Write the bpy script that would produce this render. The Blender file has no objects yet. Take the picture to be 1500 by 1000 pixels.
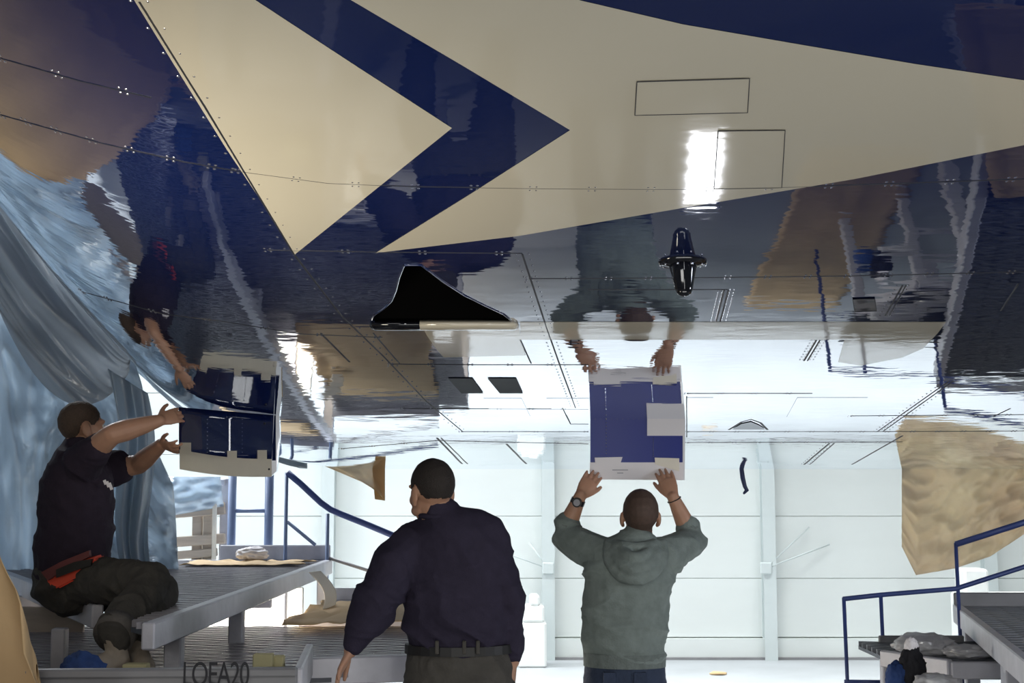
import bpy, bmesh, math, random
import numpy as np
from mathutils import Vector, Matrix, noise
from mathutils.geometry import delaunay_2d_cdt
random.seed(4)
S = bpy.context.scene
COL = S.collection
EYE = 1.75
FPX = 2000.0
PITCH = math.atan(215/2000)

# ------------------------------------------------------------------ camera, world, lamps, exposure
cam = bpy.data.cameras.new('camera'); cam.lens = 48; cam.sensor_width = 36; cam.clip_end = 200
co = bpy.data.objects.new('camera', cam); COL.objects.link(co)
co.location = (0, 0, EYE); co.rotation_euler = (math.pi/2+PITCH, 0, 0)
S.camera = co
S.view_settings.view_transform = 'Standard'; S.view_settings.look = 'None'
S.view_settings.exposure = 0.0; S.view_settings.gamma = 1; S.view_settings.use_curve_mapping = False
w = bpy.data.worlds.new('hangar_air'); S.world = w; w.use_nodes = True
w.node_tree.nodes['Background'].inputs[0].default_value = (.62, .72, .85, 1)
w.node_tree.nodes['Background'].inputs[1].default_value = .13

def area(name, loc, target, power, sx, sy, color=(1, 1, 1), spread=180):
    l = bpy.data.lights.new(name, 'AREA'); l.energy = power; l.shape = 'RECTANGLE'; l.size = sx; l.size_y = sy
    l.color = color; l.spread = math.radians(spread)
    o = bpy.data.objects.new(name, l); COL.objects.link(o); o.location = loc
    o.rotation_euler = (Vector(target)-Vector(loc)).to_track_quat('-Z', 'Y').to_euler()
    return o
def point(name, loc, power, r=.08, color=(1, 1, 1)):
    l = bpy.data.lights.new(name, 'POINT'); l.energy = power; l.shadow_soft_size = r; l.color = color
    o = bpy.data.objects.new(name, l); COL.objects.link(o); o.location = loc
    return o
area('hangar_or_fill_lamp', (0.5, 12.4, 7.2), (0.5, 12.6, 0), 110, 16, 1.2, (.97, 1, .99))
area('hangar_or_fill_lamp', (0.5, 11.4, 6.8), (0.5, 10.9, 0), 490, 14, .8, (.97, 1, .99), 80)
area('hangar_or_fill_lamp', (-4.6, 12.6, 6.4), (-2.8, 8.8, 2.2), 700, 4, 1.5, (.92, .96, 1))
area('hangar_or_fill_lamp', (-1.5, -2.6, 3.6), (0.2, 6, 1.2), 80, 3.0, 1.0, (1, .96, .9))  # added fill from behind the camera for the men's backs
area('hangar_or_fill_lamp', (4.8, 2.6, 3.4), (0.6, 6, 1.0), 190, 1.0, 1.0, (.95, .97, 1))  # added side light that brings out the folds in the clothes
area('hangar_or_fill_lamp', (5.4, 3.2, 1.9), (2.6, 7, 1.0), 70, 1.2, .8, (.9, .93, 1))  # extra lamp added to brighten the right docks
area('panel_streak_lamp', (1.0, -2.5, 2.0), (-1.2, 6, 2.0), 30, .32, 2.6, (1, .98, .94))  # unseen strip light, placed for the vertical streak on the curved panel
area('belly_fill_lamp', (0.8, 1.8, .3), (0.9, 3.3, 3.0), 33, 2.4, .8, (1, .97, .90))  # added fill, unseen, aimed up to brighten the cream paint
area('belly_fill_lamp', (-1.5, 2.7, .8), (-.95, 3.75, 2.9), 13, .5, .5, (1, .88, .68), 75)  # unseen warm lamp aimed up at the left chevron

# ------------------------------------------------------------------ helpers
def base_of(p):
    v = Vector((0, 0, 0))
    while p: v += p.location; p = p.parent
    return v
def link(name, me, m, parent=None, smooth=False):
    o = bpy.data.objects.new(name, me); COL.objects.link(o)
    if m: me.materials.clear(); me.materials.append(m)
    if parent:
        b = base_of(parent); me.transform(Matrix.Translation(-b)); o.parent = parent
    if smooth:
        for p in me.polygons: p.use_smooth = True
    return o
def obj(name, bm, m, parent=None, smooth=False, recalc=True):
    if recalc: bmesh.ops.recalc_face_normals(bm, faces=bm.faces)
    me = bpy.data.meshes.new(name); bm.to_mesh(me); bm.free()
    return link(name, me, m, parent, smooth)
def tag(o, label=None, cat=None, group=None, kind=None):
    if label: o['label'] = label
    if cat: o['category'] = cat
    if group: o['group'] = group
    if kind: o['kind'] = kind
    return o
def thing(name, label, cat, loc=(0, 0, 0), group=None):
    o = bpy.data.objects.new(name, None); COL.objects.link(o); o.location = loc; o.empty_display_size = .1
    return tag(o, label, cat, group)
def setting(name, loc=(0, 0, 0)):
    o = bpy.data.objects.new(name, None); COL.objects.link(o); o.location = loc; o['kind'] = 'structure'
    return o
def box(bm, c, s, rot=None, bevel=0):
    r = bmesh.ops.create_cube(bm, size=1); vs = r['verts']
    M = Matrix.Translation(Vector(c)) @ (rot.to_4x4() if rot else Matrix()) @ Matrix.Diagonal((*s, 1))
    bmesh.ops.transform(bm, matrix=M, verts=vs)
    if bevel:
        es = list({e for v in vs for e in v.link_edges})
        bmesh.ops.bevel(bm, geom=es, offset=bevel, segments=1, affect='EDGES')
def bar(bm, a, b, wd, ht, up=(0, 0, 1)):
    a, b = Vector(a), Vector(b); d = (b-a); L = d.length; y = d.normalized()
    x = y.cross(Vector(up) if abs(y.dot(Vector(up))) < .99 else Vector((0, 1, 0))).normalized(); z = x.cross(y)
    box(bm, (a+b)/2, (wd, L, ht), Matrix((x, y, z)).transposed())
def tube(bm, pts, rad, n=12, ref=None, cap=True, capround=True):
    """loft of ellipses; rad items r or (ra, rb); ref = direction of ra"""
    pts = [Vector(p) for p in pts]; N = len(pts)
    rad = [(r, r) if not isinstance(r, (tuple, list)) else r for r in rad]
    tans = []
    for i in range(N):
        t = pts[min(i+1, N-1)]-pts[max(i-1, 0)]; tans.append(t.normalized())
    rv = Vector(ref) if ref is not None else None
    if rv is None:
        rv = Vector((1, 0, 0)) if abs(tans[0].x) < .8 else Vector((0, 1, 0))
    P, R, T = list(pts), list(rad), list(tans)
    if cap and capround:
        h = []; tl = []
        for a in (80, 60, 35):
            c, s_ = math.cos(math.radians(a)), math.sin(math.radians(a))
            m0 = min(R[0]); m1 = min(R[-1])
            h.append((pts[0]-tans[0]*m0*s_, (rad[0][0]*c, rad[0][1]*c), tans[0]))
            tl.insert(0, (pts[-1]+tans[-1]*m1*s_, (rad[-1][0]*c, rad[-1][1]*c), tans[-1]))
        P = [q[0] for q in h]+P+[q[0] for q in tl]
        R = [q[1] for q in h]+R+[q[1] for q in tl]
        T = [q[2] for q in h]+T+[q[2] for q in tl]
    rings = []
    x = rv
    for p, r, t in zip(P, R, T):
        x = (x - t*x.dot(t))
        if x.length < 1e-6: x = t.orthogonal()
        x.normalize(); y = t.cross(x)
        if ref is not None: x0 = Vector(ref); 
        rings.append([bm.verts.new(p+x*(r[0]*math.cos(2*math.pi*k/n))+y*(r[1]*math.sin(2*math.pi*k/n))) for k in range(n)])
    for a, b in zip(rings, rings[1:]):
        for k in range(n): bm.faces.new((a[k], a[(k+1) % n], b[(k+1) % n], b[k]))
    if cap:
        bm.faces.new(rings[0][::-1]); bm.faces.new(rings[-1])
def ellipsoid(bm, c, ax, ay, az, seg=14):
    r = bmesh.ops.create_uvsphere(bm, u_segments=seg, v_segments=10, radius=1)
    M = Matrix((Vector(ax), Vector(ay), Vector(az))).transposed().to_4x4(); M.translation = Vector(c)
    bmesh.ops.transform(bm, matrix=M, verts=r['verts'])
def blob(bm, voxel, smooth=4, fac=.5):
    """union of everything in bm as one continuous skin"""
    bmesh.ops.recalc_face_normals(bm, faces=bm.faces)
    me = bpy.data.meshes.new('t'); bm.to_mesh(me); bm.free()
    o = bpy.data.objects.new('t', me); COL.objects.link(o)
    m = o.modifiers.new('r', 'REMESH'); m.mode = 'VOXEL'; m.voxel_size = voxel; m.use_smooth_shade = True
    s_ = o.modifiers.new('s', 'SMOOTH'); s_.iterations = smooth; s_.factor = fac
    dg = bpy.context.evaluated_depsgraph_get()
    out = bpy.data.meshes.new_from_object(o.evaluated_get(dg))
    bpy.data.objects.remove(o); bpy.data.meshes.remove(me)
    return out
def polyprism(bm, pts2, z0, z1, axis='z'):
    a = [bm.verts.new((x, y, z0)) for x, y in pts2]; b = [bm.verts.new((x, y, z1)) for x, y in pts2]
    n = len(a); bm.faces.new(a[::-1]); bm.faces.new(b)
    for i in range(n): bm.faces.new((a[i], a[(i+1) % n], b[(i+1) % n], b[i]))
def thick_sheet(name, fn, nu, nv, th, m, parent=None):
    """cloth/film from fn(u,v) -> point, with real thickness"""
    bm = bmesh.new(); g = [[bm.verts.new(fn(i/nu, j/nv)) for j in range(nv+1)] for i in range(nu+1)]
    for i in range(nu):
        for j in range(nv): bm.faces.new((g[i][j], g[i+1][j], g[i+1][j+1], g[i][j+1]))
    bmesh.ops.recalc_face_normals(bm, faces=bm.faces)
    bmesh.ops.solidify(bm, geom=bm.faces[:], thickness=th)
    return obj(name, bm, m, parent, smooth=True)
CP, SP = math.cos(PITCH), math.sin(PITCH)
def rayv(px, py):
    dx = (px-750)/FPX; dy = (500-py)/FPX
    y = CP-SP*dy; z = SP+CP*dy
    return dx/y, z/y
def at(px, py, Y):
    a, b = rayv(px, py); return Vector((a*Y, Y, EYE+b*Y))
def atz(px, py, z):
    a, b = rayv(px, py); Y = (z-EYE)/b; return Vector((a*Y, Y, z))

# ------------------------------------------------------------------ materials
def mat(name):
    m = bpy.data.materials.new(name); m.use_nodes = True; nt = m.node_tree; nt.nodes.clear()
    out = nt.nodes.new('ShaderNodeOutputMaterial')
    return m, nt, out
def N(nt, t, **kw):
    n = nt.nodes.new(t)
    for k, v in kw.items():
        if k.startswith('i_'):
            key = k[2:]; key = int(key) if key.isdigit() else key.replace('_', ' ')
            n.inputs[key].default_value = v
        else: setattr(n, k, v)
    return n
def simple(name, col, rough=.5, metal=0, noise_amt=.15, nscale=8, bump=0, bscale=60, stretch=(1, 1, 1), spec=.5, **extra):
    m, nt, out = mat(name); L = nt.links.new
    b = N(nt, 'ShaderNodeBsdfPrincipled'); b.inputs['Roughness'].default_value = rough; b.inputs['Metallic'].default_value = metal
    b.inputs['Specular IOR Level'].default_value = spec
    for k, v in extra.items(): b.inputs[k.replace('_', ' ')].default_value = v
    tc = N(nt, 'ShaderNodeTexCoord'); mp = N(nt, 'ShaderNodeMapping'); mp.inputs['Scale'].default_value = stretch
    L(tc.outputs['Object'], mp.inputs['Vector'])
    n = N(nt, 'ShaderNodeTexNoise', i_Scale=nscale, i_Detail=5.0); L(mp.outputs[0], n.inputs['Vector'])
    mx = N(nt, 'ShaderNodeMix', data_type='RGBA')
    c0 = [max(0, c*(1-noise_amt)) for c in col]; c1 = [min(1, c*(1+noise_amt)) for c in col]
    mx.inputs['A'].default_value = (*c0, 1); mx.inputs['B'].default_value = (*c1, 1)
    L(n.outputs[0], mx.inputs['Factor']); L(mx.outputs['Result'], b.inputs['Base Color'])
    if bump:
        n2 = N(nt, 'ShaderNodeTexNoise', i_Scale=bscale, i_Detail=4.0); L(mp.outputs[0], n2.inputs['Vector'])
        bp = N(nt, 'ShaderNodeBump', i_Strength=bump, i_Distance=.01); L(n2.outputs[0], bp.inputs['Height']); L(bp.outputs[0], b.inputs['Normal'])
    L(b.outputs[0], out.inputs[0])
    return m
def paint(name, col, k=1.9, lo=.05, hi=1.0, rough=.03, wav=.05, tint=(.93, .96, 1), sm_=None):
    """glossy aircraft paint: coloured base under a strong clear coat (Fresnel)"""
    m, nt, out = mat(name); L = nt.links.new
    tc = N(nt, 'ShaderNodeTexCoord'); mp = N(nt, 'ShaderNodeMapping'); mp.inputs['Scale'].default_value = (1.0, 2.6, 1)
    L(tc.outputs['Object'], mp.inputs['Vector'])
    n = N(nt, 'ShaderNodeTexNoise', i_Scale=4.0, i_Detail=2.5); L(mp.outputs[0], n.inputs['Vector'])
    mp2 = N(nt, 'ShaderNodeMapping'); mp2.inputs['Scale'].default_value = (1.0, 3.2, 1); L(tc.outputs['Object'], mp2.inputs['Vector'])
    nb = N(nt, 'ShaderNodeTexNoise', i_Scale=11.0, i_Detail=1.0); L(mp2.outputs[0], nb.inputs['Vector'])
    sm = N(nt, 'ShaderNodeMath', operation='MULTIPLY_ADD'); sm.inputs[1].default_value = .16; L(nb.outputs[0], sm.inputs[0]); L(n.outputs[0], sm.inputs[2])
    bp = N(nt, 'ShaderNodeBump', i_Strength=wav, i_Distance=.02); L(sm.outputs[0], bp.inputs['Height'])
    d = N(nt, 'ShaderNodeBsdfDiffuse'); d.inputs[0].default_value = (*col, 1)
    g = N(nt, 'ShaderNodeBsdfGlossy'); g.inputs[0].default_value = (*tint, 1); g.inputs['Roughness'].default_value = rough
    L(bp.outputs[0], g.inputs['Normal'])
    lw = N(nt, 'ShaderNodeLayerWeight', i_Blend=.5)
    pw = N(nt, 'ShaderNodeMath', operation='POWER'); pw.inputs[1].default_value = k; L(lw.outputs['Facing'], pw.inputs[0])
    if sm_:
        pw = N(nt, 'ShaderNodeMapRange', interpolation_type='SMOOTHSTEP'); L(lw.outputs['Facing'], pw.inputs['Value'])
        pw.inputs['From Min'].default_value = sm_[0]; pw.inputs['From Max'].default_value = sm_[1]
    ma = N(nt, 'ShaderNodeMath', operation='MULTIPLY_ADD'); ma.inputs[1].default_value = hi-lo; ma.inputs[2].default_value = lo
    L(pw.outputs[0], ma.inputs[0])
    mx = N(nt, 'ShaderNodeMixShader'); L(ma.outputs[0], mx.inputs[0]); L(d.outputs[0], mx.inputs[1]); L(g.outputs[0], mx.inputs[2])
    L(mx.outputs[0], out.inputs[0])
    return m
def film(name, col, trans=.45, alpha=.9, rough=.25, gl=.15):
    m, nt, out = mat(name); L = nt.links.new
    tc = N(nt, 'ShaderNodeTexCoord'); n = N(nt, 'ShaderNodeTexNoise', i_Scale=2.2, i_Detail=6.0); L(tc.outputs['Object'], n.inputs['Vector'])
    cr = N(nt, 'ShaderNodeMix', data_type='RGBA'); cr.inputs['A'].default_value = (*[c*.7 for c in col], 1); cr.inputs['B'].default_value = (*[min(1, c*1.25) for c in col], 1)
    L(n.outputs[0], cr.inputs['Factor'])
    n2 = N(nt, 'ShaderNodeTexNoise', i_Scale=9.0, i_Detail=6.0, i_Distortion=1.2); L(tc.outputs['Object'], n2.inputs['Vector'])
    bp = N(nt, 'ShaderNodeBump', i_Strength=.3, i_Distance=.02); L(n2.outputs[0], bp.inputs['Height'])
    d = N(nt, 'ShaderNodeBsdfDiffuse'); t = N(nt, 'ShaderNodeBsdfTranslucent'); g = N(nt, 'ShaderNodeBsdfGlossy', i_Roughness=rough)
    tr = N(nt, 'ShaderNodeBsdfTransparent')
    for q in (d, t): L(cr.outputs['Result'], q.inputs[0])
    for q in (d, t, g): L(bp.outputs[0], q.inputs['Normal'])
    m1 = N(nt, 'ShaderNodeMixShader', i_0=trans); L(d.outputs[0], m1.inputs[1]); L(t.outputs[0], m1.inputs[2])
    m2 = N(nt, 'ShaderNodeMixShader', i_0=gl); L(m1.outputs[0], m2.inputs[1]); L(g.outputs[0], m2.inputs[2])
    m3 = N(nt, 'ShaderNodeMixShader', i_0=alpha); L(tr.outputs[0], m3.inputs[1]); L(m2.outputs[0], m3.inputs[2])
    L(m3.outputs[0], out.inputs[0])
    return m
M = {}
M['navy'] = paint('navy_gloss', (.005, .012, .065), lo=.10, sm_=(.46, .88))
M['cream'] = paint('cream_gloss', (.50, .47, .385), k=3.0, lo=.08, hi=.95, rough=.07)
M['white_paint'] = paint('white_gloss', (.84, .86, .88), lo=.06, hi=.97, rough=.06, sm_=(.46, .86))
M['panel_blue'] = paint('panel_blue', (.028, .042, .24), k=4, lo=.015, hi=.5, rough=.22, wav=.02)
M['black_gloss'] = paint('black_gloss', (.004, .004, .006), k=2.5, lo=.05, hi=.6, rough=.06)
M['duct_black'] = simple('duct_black', (.001, .001, .0012), rough=.8, spec=.05)
M['seam'] = simple('seam_gap', (.012, .014, .022), rough=.5)
M['rivet'] = simple('rivet_metal', (.55, .58, .66), rough=.15, metal=.9)
M['vent'] = simple('vent_grey', (.15, .17, .19), rough=.8, spec=.15)
M['hull_top'] = simple('hull_top', (.6, .6, .6), rough=.5)
M['floor'] = simple('hangar_floor', (.40, .42, .44), rough=.5, noise_amt=.2, nscale=1.6, bump=.1, bscale=30)
M['wall'] = simple('door_sheet', (.73, .77, .755), rough=.55, noise_amt=.05, nscale=2.5)
M['post'] = simple('door_post', (.60, .66, .66), rough=.5, noise_amt=.05)
M['alu'] = simple('dock_aluminium', (.56, .56, .61), rough=.45, metal=.1, noise_amt=.22, nscale=9, bump=.15, bscale=40)
M['alu_dark'] = simple('toe_board_grey', (.23, .23, .24), rough=.5, noise_amt=.25, nscale=6)
M['grate'] = simple('grating_metal', (.33, .32, .35), rough=.3, metal=.3, noise_amt=.3, nscale=14)
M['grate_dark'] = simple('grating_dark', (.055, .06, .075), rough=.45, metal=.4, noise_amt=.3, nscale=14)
M['grate_mid'] = simple('grating_mid', (.13, .14, .16), rough=.4, metal=.3, noise_amt=.3, nscale=14)
M['rail'] = simple('rail_blue', (.055, .085, .26), rough=.35, noise_amt=.2)
M['rail_light'] = simple('rail_pale_blue', (.22, .29, .47), rough=.4, noise_amt=.2)
M['kraft'] = simple('kraft_paper', (.62, .44, .24), rough=.75, noise_amt=.16, nscale=4, bump=.35, bscale=12)
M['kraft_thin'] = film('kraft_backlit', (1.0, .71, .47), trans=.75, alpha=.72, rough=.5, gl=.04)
M['film'] = film('blue_film', (.56, .66, .75), trans=.42, alpha=.9)
M['film_clear'] = film('pale_film', (.62, .67, .72), trans=.4, alpha=.85)
M['skin'] = simple('skin', (.46, .255, .165), rough=.5, noise_amt=.12, nscale=25, Subsurface_Weight=.08, Subsurface_Scale=.01)
M['skin_red'] = simple('skin_red', (.50, .24, .17), rough=.5, noise_amt=.12, nscale=25)
M['hair'] = simple('hair_dark', (.022, .016, .013), rough=.7, noise_amt=.4, nscale=90, bump=.6, bscale=220)
M['hair_brown'] = simple('hair_brown', (.075, .048, .033), rough=.7, noise_amt=.4, nscale=90, bump=.6, bscale=220)
M['stubble'] = simple('hair_stubble', (.085, .052, .038), rough=.7, noise_amt=.35, nscale=60, bump=.3, bscale=260)
M['eye'] = simple('eye_white', (.75, .74, .72), rough=.2, noise_amt=.02)
M['navy_knit'] = simple('navy_sweat', (.032, .027, .048), rough=.85, noise_amt=.25, nscale=30, bump=.25, bscale=160, spec=.2)
M['green_knit'] = simple('green_hoodie', (.21, .25, .235), rough=.9, noise_amt=.3, nscale=26, bump=.3, bscale=140, spec=.2)
M['green_rib'] = simple('green_rib', (.17, .20, .19), rough=.9, noise_amt=.3, nscale=40, bump=.5, bscale=120, spec=.2)
M['tee'] = simple('dark_tee', (.032, .024, .038), rough=.85, noise_amt=.25, nscale=25, bump=.2, bscale=120, spec=.2)
M['trousers'] = simple('charcoal_trousers', (.075, .07, .062), rough=.85, noise_amt=.35, nscale=18, bump=.3, bscale=90, spec=.2)
M['cuff'] = simple('grey_cuff', (.12, .11, .10), rough=.85, noise_amt=.35, nscale=30, bump=.3, bscale=90)
M['jeans'] = simple('blue_jeans', (.030, .045, .085), rough=.85, noise_amt=.4, nscale=22, bump=.3, bscale=120)
M['belt'] = simple('belt_black', (.012, .012, .012), rough=.5)
M['red_bag'] = simple('pouch_red', (.95, .10, .05), rough=.6, noise_amt=.15)
M['maroon'] = simple('pouch_maroon', (.16, .04, .04), rough=.7)
M['shoe'] = simple('shoe_tan', (.34, .29, .23), rough=.7, noise_amt=.3, nscale=18, bump=.2)
M['watch'] = simple('watch_black', (.012, .012, .014), rough=.3)
M['paper'] = simple('masking_paper', (.82, .79, .80), rough=.7, noise_amt=.04)
M['tape'] = simple('tape_cream', (.78, .73, .62), rough=.6, noise_amt=.06)
M['ink'] = simple('ink', (.02, .02, .025), rough=.7)
M['grey_ink'] = simple('grey_ink', (.35, .35, .38), rough=.7)
M['white_plastic'] = simple('white_plastic', (.82, .84, .82), rough=.45, noise_amt=.04)
M['wood'] = simple('dock_timber', (.52, .44, .36), rough=.7, noise_amt=.25, nscale=5, stretch=(1, 8, 8), bump=.2)
M['blue_cloth'] = simple('blue_cloth', (.02, .055, .19), rough=.8, noise_amt=.4, nscale=12, bump=.4, bscale=40)
M['black_cloth'] = simple('black_cloth', (.008, .008, .012), rough=.8, noise_amt=.4, nscale=12, bump=.4, bscale=40)
M['foam'] = simple('yellow_foam', (.50, .46, .26), rough=.9, noise_amt=.1)
M['hose'] = simple('hose_blue', (.02, .035, .12), rough=.4)
M['bag_film'] = film('bag_film', (.80, .80, .86), trans=.3, alpha=.8, rough=.15)

# ------------------------------------------------------------------ setting: floor and hangar door wall
WY = 14.3
bm = bmesh.new(); box(bm, (0, 6, -.05), (40, 30, .1)); tag(obj('floor', bm, M['floor']), kind='structure')
wall = setting('wall_back', (0, WY, 0))
bm = bmesh.new(); box(bm, (0, WY+.16, 4.5), (26, .1, 9)); obj('backing', bm, M['wall'], wall)
colx = [at(803, 800, WY).x + k*2.28 for k in range(-5, 6)]
rows = [.22, .82, 1.46, 2.10, 2.75, 3.4, 4.05, 4.7, 5.35, 6.0, 6.65, 7.3]
bm = bmesh.new(); box(bm, (0, 0, 0), (1, .04, 1)); bmesh.ops.bevel(bm, geom=bm.edges[:], offset=.004, segments=1, affect='EDGES')
pm = bpy.data.meshes.new('door_sheet'); bm.to_mesh(pm); bm.free(); pm.materials.append(M['wall'])
for x0, x1 in zip(colx, colx[1:]):
    for z0, z1 in zip(rows, rows[1:]):
        o = bpy.data.objects.new('door_sheet', pm); COL.objects.link(o); o.parent = wall
        o.location = ((x0+x1)/2, .09+random.uniform(-.003, .003), (z0+z1)/2); o.scale = (x1-x0-.006, 1, z1-z0-.005)
bm = bmesh.new(); box(bm, (0, WY+.08, .11), (26, .12, .2)); obj('sill_rail', bm, M['wall'], wall)
bm = bmesh.new(); box(bm, (0, WY+.02, .012), (26, .1, .024)); obj('floor_track', bm, M['alu_dark'], wall)
for x in colx:
    bm = bmesh.new(); box(bm, (x, WY+.0, 4.2), (.03, .14, 8.4)); box(bm, (x, WY-.07, 4.2), (.13, .015, 8.4)); box(bm, (x, WY+.06, 4.2), (.13, .015, 8.4))
    obj('door_post', bm, M['post'], wall)
def rod(name, a, b, r, m, parent, n=8):
    bm = bmesh.new(); tube(bm, [a, b], [r, r], n=n, capround=False); return obj(name, bm, m, parent, smooth=True)
for px, ends in ((803, ((700, 795), (775, 795))), (1122, ((1185, 772), (1215, 797)))):
    a = at(px, 832, WY-.09)
    bm = bmesh.new(); box(bm, a, (.12, .03, .12), bevel=.01); obj('brace_bracket', bm, M['post'], wall)
    for q in ends: rod('tie_rod', a, at(q[0], q[1], WY+.03), .008, M['post'], wall)

# ------------------------------------------------------------------ the aircraft belly
y0, zz0, ca, cb, cc = 8.559, .1203, .05274, -.009478, .00076026
def Sf(X, Y):
    u = y0-np.asarray(Y, float); up = np.maximum(u, 0); un = np.maximum(-u, 0)
    X = np.asarray(X, float); Yr = np.asarray(Y, float)-7
    t = np.logaddexp(0, (-1.4405-X+.0959*Yr)/.1151)*.1151; q = np.maximum(0, -1.3533-X-.1725*Yr)
    return EYE+zz0+ca*u*u+cb*up**3+cc*up**4+.05*un**3+.5339*t+.5182*q*q
def Nf(X, Y):
    e = 2e-3
    gx = (Sf(X+e, Y)-Sf(X-e, Y))/(2*e); gy = (Sf(X, Y+e)-Sf(X, Y-e))/(2*e)
    n = np.stack([gx, gy, -np.ones_like(gx)], -1); return n/np.linalg.norm(n, axis=-1, keepdims=True)
_Y = np.linspace(.6, 11.5, 3000)
def hit(px, py):
    a, b = rayv(px, py); d = Sf(a*_Y, _Y)-(EYE+b*_Y)
    i = int(np.argmax(d < 0)) if d.min() < 0 else int(np.argmin(d))
    if 0 < i and d[i] < 0:
        t = d[i-1]/(d[i-1]-d[i]); Y = _Y[i-1]+t*(_Y[i]-_Y[i-1])
    else: Y = _Y[i]
    return Vector((a*Y, Y, EYE+b*Y))
def sil(px):
    lo, hi = -900, 740
    for _ in range(14):
        m_ = (lo+hi)/2; a, b = rayv(px, m_)
        if (Sf(a*_Y, _Y)-(EYE+b*_Y)).min() < 0: lo = m_
        else: hi = m_
    return lo
def set_normals(me, xs, ys):
    n = Nf(np.array(xs), np.array(ys))
    for p in me.polygons: p.use_smooth = True
    me.normals_split_custom_set_from_vertices([tuple(q) for q in n])
belly = thing('aircraft_belly', 'glossy navy aircraft belly with cream chevrons filling the upper frame', 'aircraft', (0, 6, EYE))
# duct opening outline (photo pixels traced onto the real surface)
DUCT = [(592, 388), (617, 388), (628, 396), (650, 413), (680, 432), (710, 447), (738, 460), (748, 468), (748, 473), (700, 473), (620, 473), (550, 473), (545, 468), (548, 461), (563, 451), (574, 440), (580, 425), (585, 405)]
ductXY = [hit(*p).xy for p in DUCT]
def inside(p, poly):
    c = False; n = len(poly)
    for i in range(n):
        a, b = poly[i], poly[i-1]
        if (a[1] > p[1]) != (b[1] > p[1]) and p[0] < (b[0]-a[0])*(p[1]-a[1])/(b[1]-a[1])+a[0]: c = not c
    return c
def drape(name, poly, off, m, parent, step=.05, holes=None, thick=0):
    """sheet following the belly surface inside an outline given in X,Y"""
    pts = []; edges = []; n = 0
    def loop(pl):
        nonlocal n
        st = n
        for i in range(len(pl)):
            a, b = Vector(pl[i]), Vector(pl[(i+1) % len(pl)]); k = max(1, int((b-a).length/step))
            for j in range(k): pts.append(a.lerp(b, j/k)); n += 1
        for i in range(st, n): edges.append((i, i+1 if i+1 < n else st))
    loop(poly)
    xs = [p[0] for p in poly]; ys = [p[1] for p in poly]
    x = min(xs)+step/2
    while x < max(xs):
        y = min(ys)+step/2
        while y < max(ys):
            if inside((x, y), poly): pts.append(Vector((x, y))); n += 1
            y += step
        x += step
    v, e, f, *_ = delaunay_2d_cdt(pts, edges, [], 1, 1e-5)
    X = np.array([p.x for p in v]); Y = np.array([p.y for p in v]); Z = Sf(X, Y)
    nn = Nf(X, Y)
    P = np.stack([X, Y, Z], -1)+nn*off
    me = bpy.data.meshes.new(name)
    me.from_pydata([tuple(p) for p in P], [], [tuple(t) for t in f])
    # make faces look downwards
    flip = [p for p in me.polygons if p.normal.z > 0]
    if len(flip) > len(me.polygons)/2: me.flip_normals()
    o = link(name, me, m, parent)
    set_normals(me, X, Y)
    return o
def pxpoly(pl): return [hit(*p).xy for p in pl]
# skin: one grid with the duct cut out
gx = np.arange(-4.4, 6.6, .05); gy = np.arange(-1.0, 10.2, .045)
GX, GY = np.meshgrid(gx, gy, indexing='ij'); GZ = Sf(GX, GY)
nx, ny = GX.shape
verts = np.stack([GX, GY, GZ], -1).reshape(-1, 3)
faces = []
dx0 = min(p[0] for p in ductXY); dx1 = max(p[0] for p in ductXY); dy0 = min(p[1] for p in ductXY); dy1 = max(p[1] for p in ductXY)
PATCH = [(dx0-.12, dy0-.12), (dx1+.12, dy0-.12), (dx1+.12, dy1+.12), (dx0-.12, dy1+.12)]
ix0 = int((PATCH[0][0]-gx[0])/.05); ix1 = int((PATCH[1][0]-gx[0])/.05)+1; iy0 = int((PATCH[0][1]-gy[0])/.045); iy1 = int((PATCH[2][1]-gy[0])/.045)+1
for i in range(nx-1):
    for j in range(ny-1):
        if ix0 <= i < ix1 and iy0 <= j < iy1: continue
        a = i*ny+j; faces.append((a, a+1, a+ny+1, a+ny))
me = bpy.data.meshes.new('belly_skin'); me.from_pydata([tuple(v) for v in verts], [], faces)
if me.polygons[0].normal.z > 0: me.flip_normals()
skin = link('belly_skin', me, M['navy'], belly); set_normals(me, verts[:, 0], verts[:, 1])
# patch around the duct with the opening left out
X0, X1, Y0, Y1 = gx[ix0], gx[ix1], gy[iy0], gy[iy1]
pts = []; edges = []
for pl in (([(gx[i], Y0) for i in range(ix0, ix1)]+[(X1, gy[j]) for j in range(iy0, iy1)]+[(gx[i], Y1) for i in range(ix1, ix0, -1)]+[(X0, gy[j]) for j in range(iy1, iy0, -1)]), [tuple(p) for p in ductXY]):
    st = len(pts); pts += [Vector(p) for p in pl]
    edges += [(i, i+1 if i+1 < len(pts) else st) for i in range(st, len(pts))]
for i in range(ix0+1, ix1):
    for j in range(iy0+1, iy1): pts.append(Vector((gx[i], gy[j])))
v, e, f, *_ = delaunay_2d_cdt(pts, edges, [], 0, 1e-5)
f = [t for t in f if not inside(((v[t[0]].x+v[t[1]].x+v[t[2]].x)/3, (v[t[0]].y+v[t[1]].y+v[t[2]].y)/3), ductXY)]
X = np.array([p.x for p in v]); Y = np.array([p.y for p in v]); Z = Sf(X, Y)
me = bpy.data.meshes.new('duct_skin'); me.from_pydata(list(zip(X, Y, Z)), [], [tuple(t) for t in f])
if sum(p.normal.z for p in me.polygons) > 0: me.flip_normals()
link('duct_skin', me, M['navy'], belly); set_normals(me, X, Y)
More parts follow.
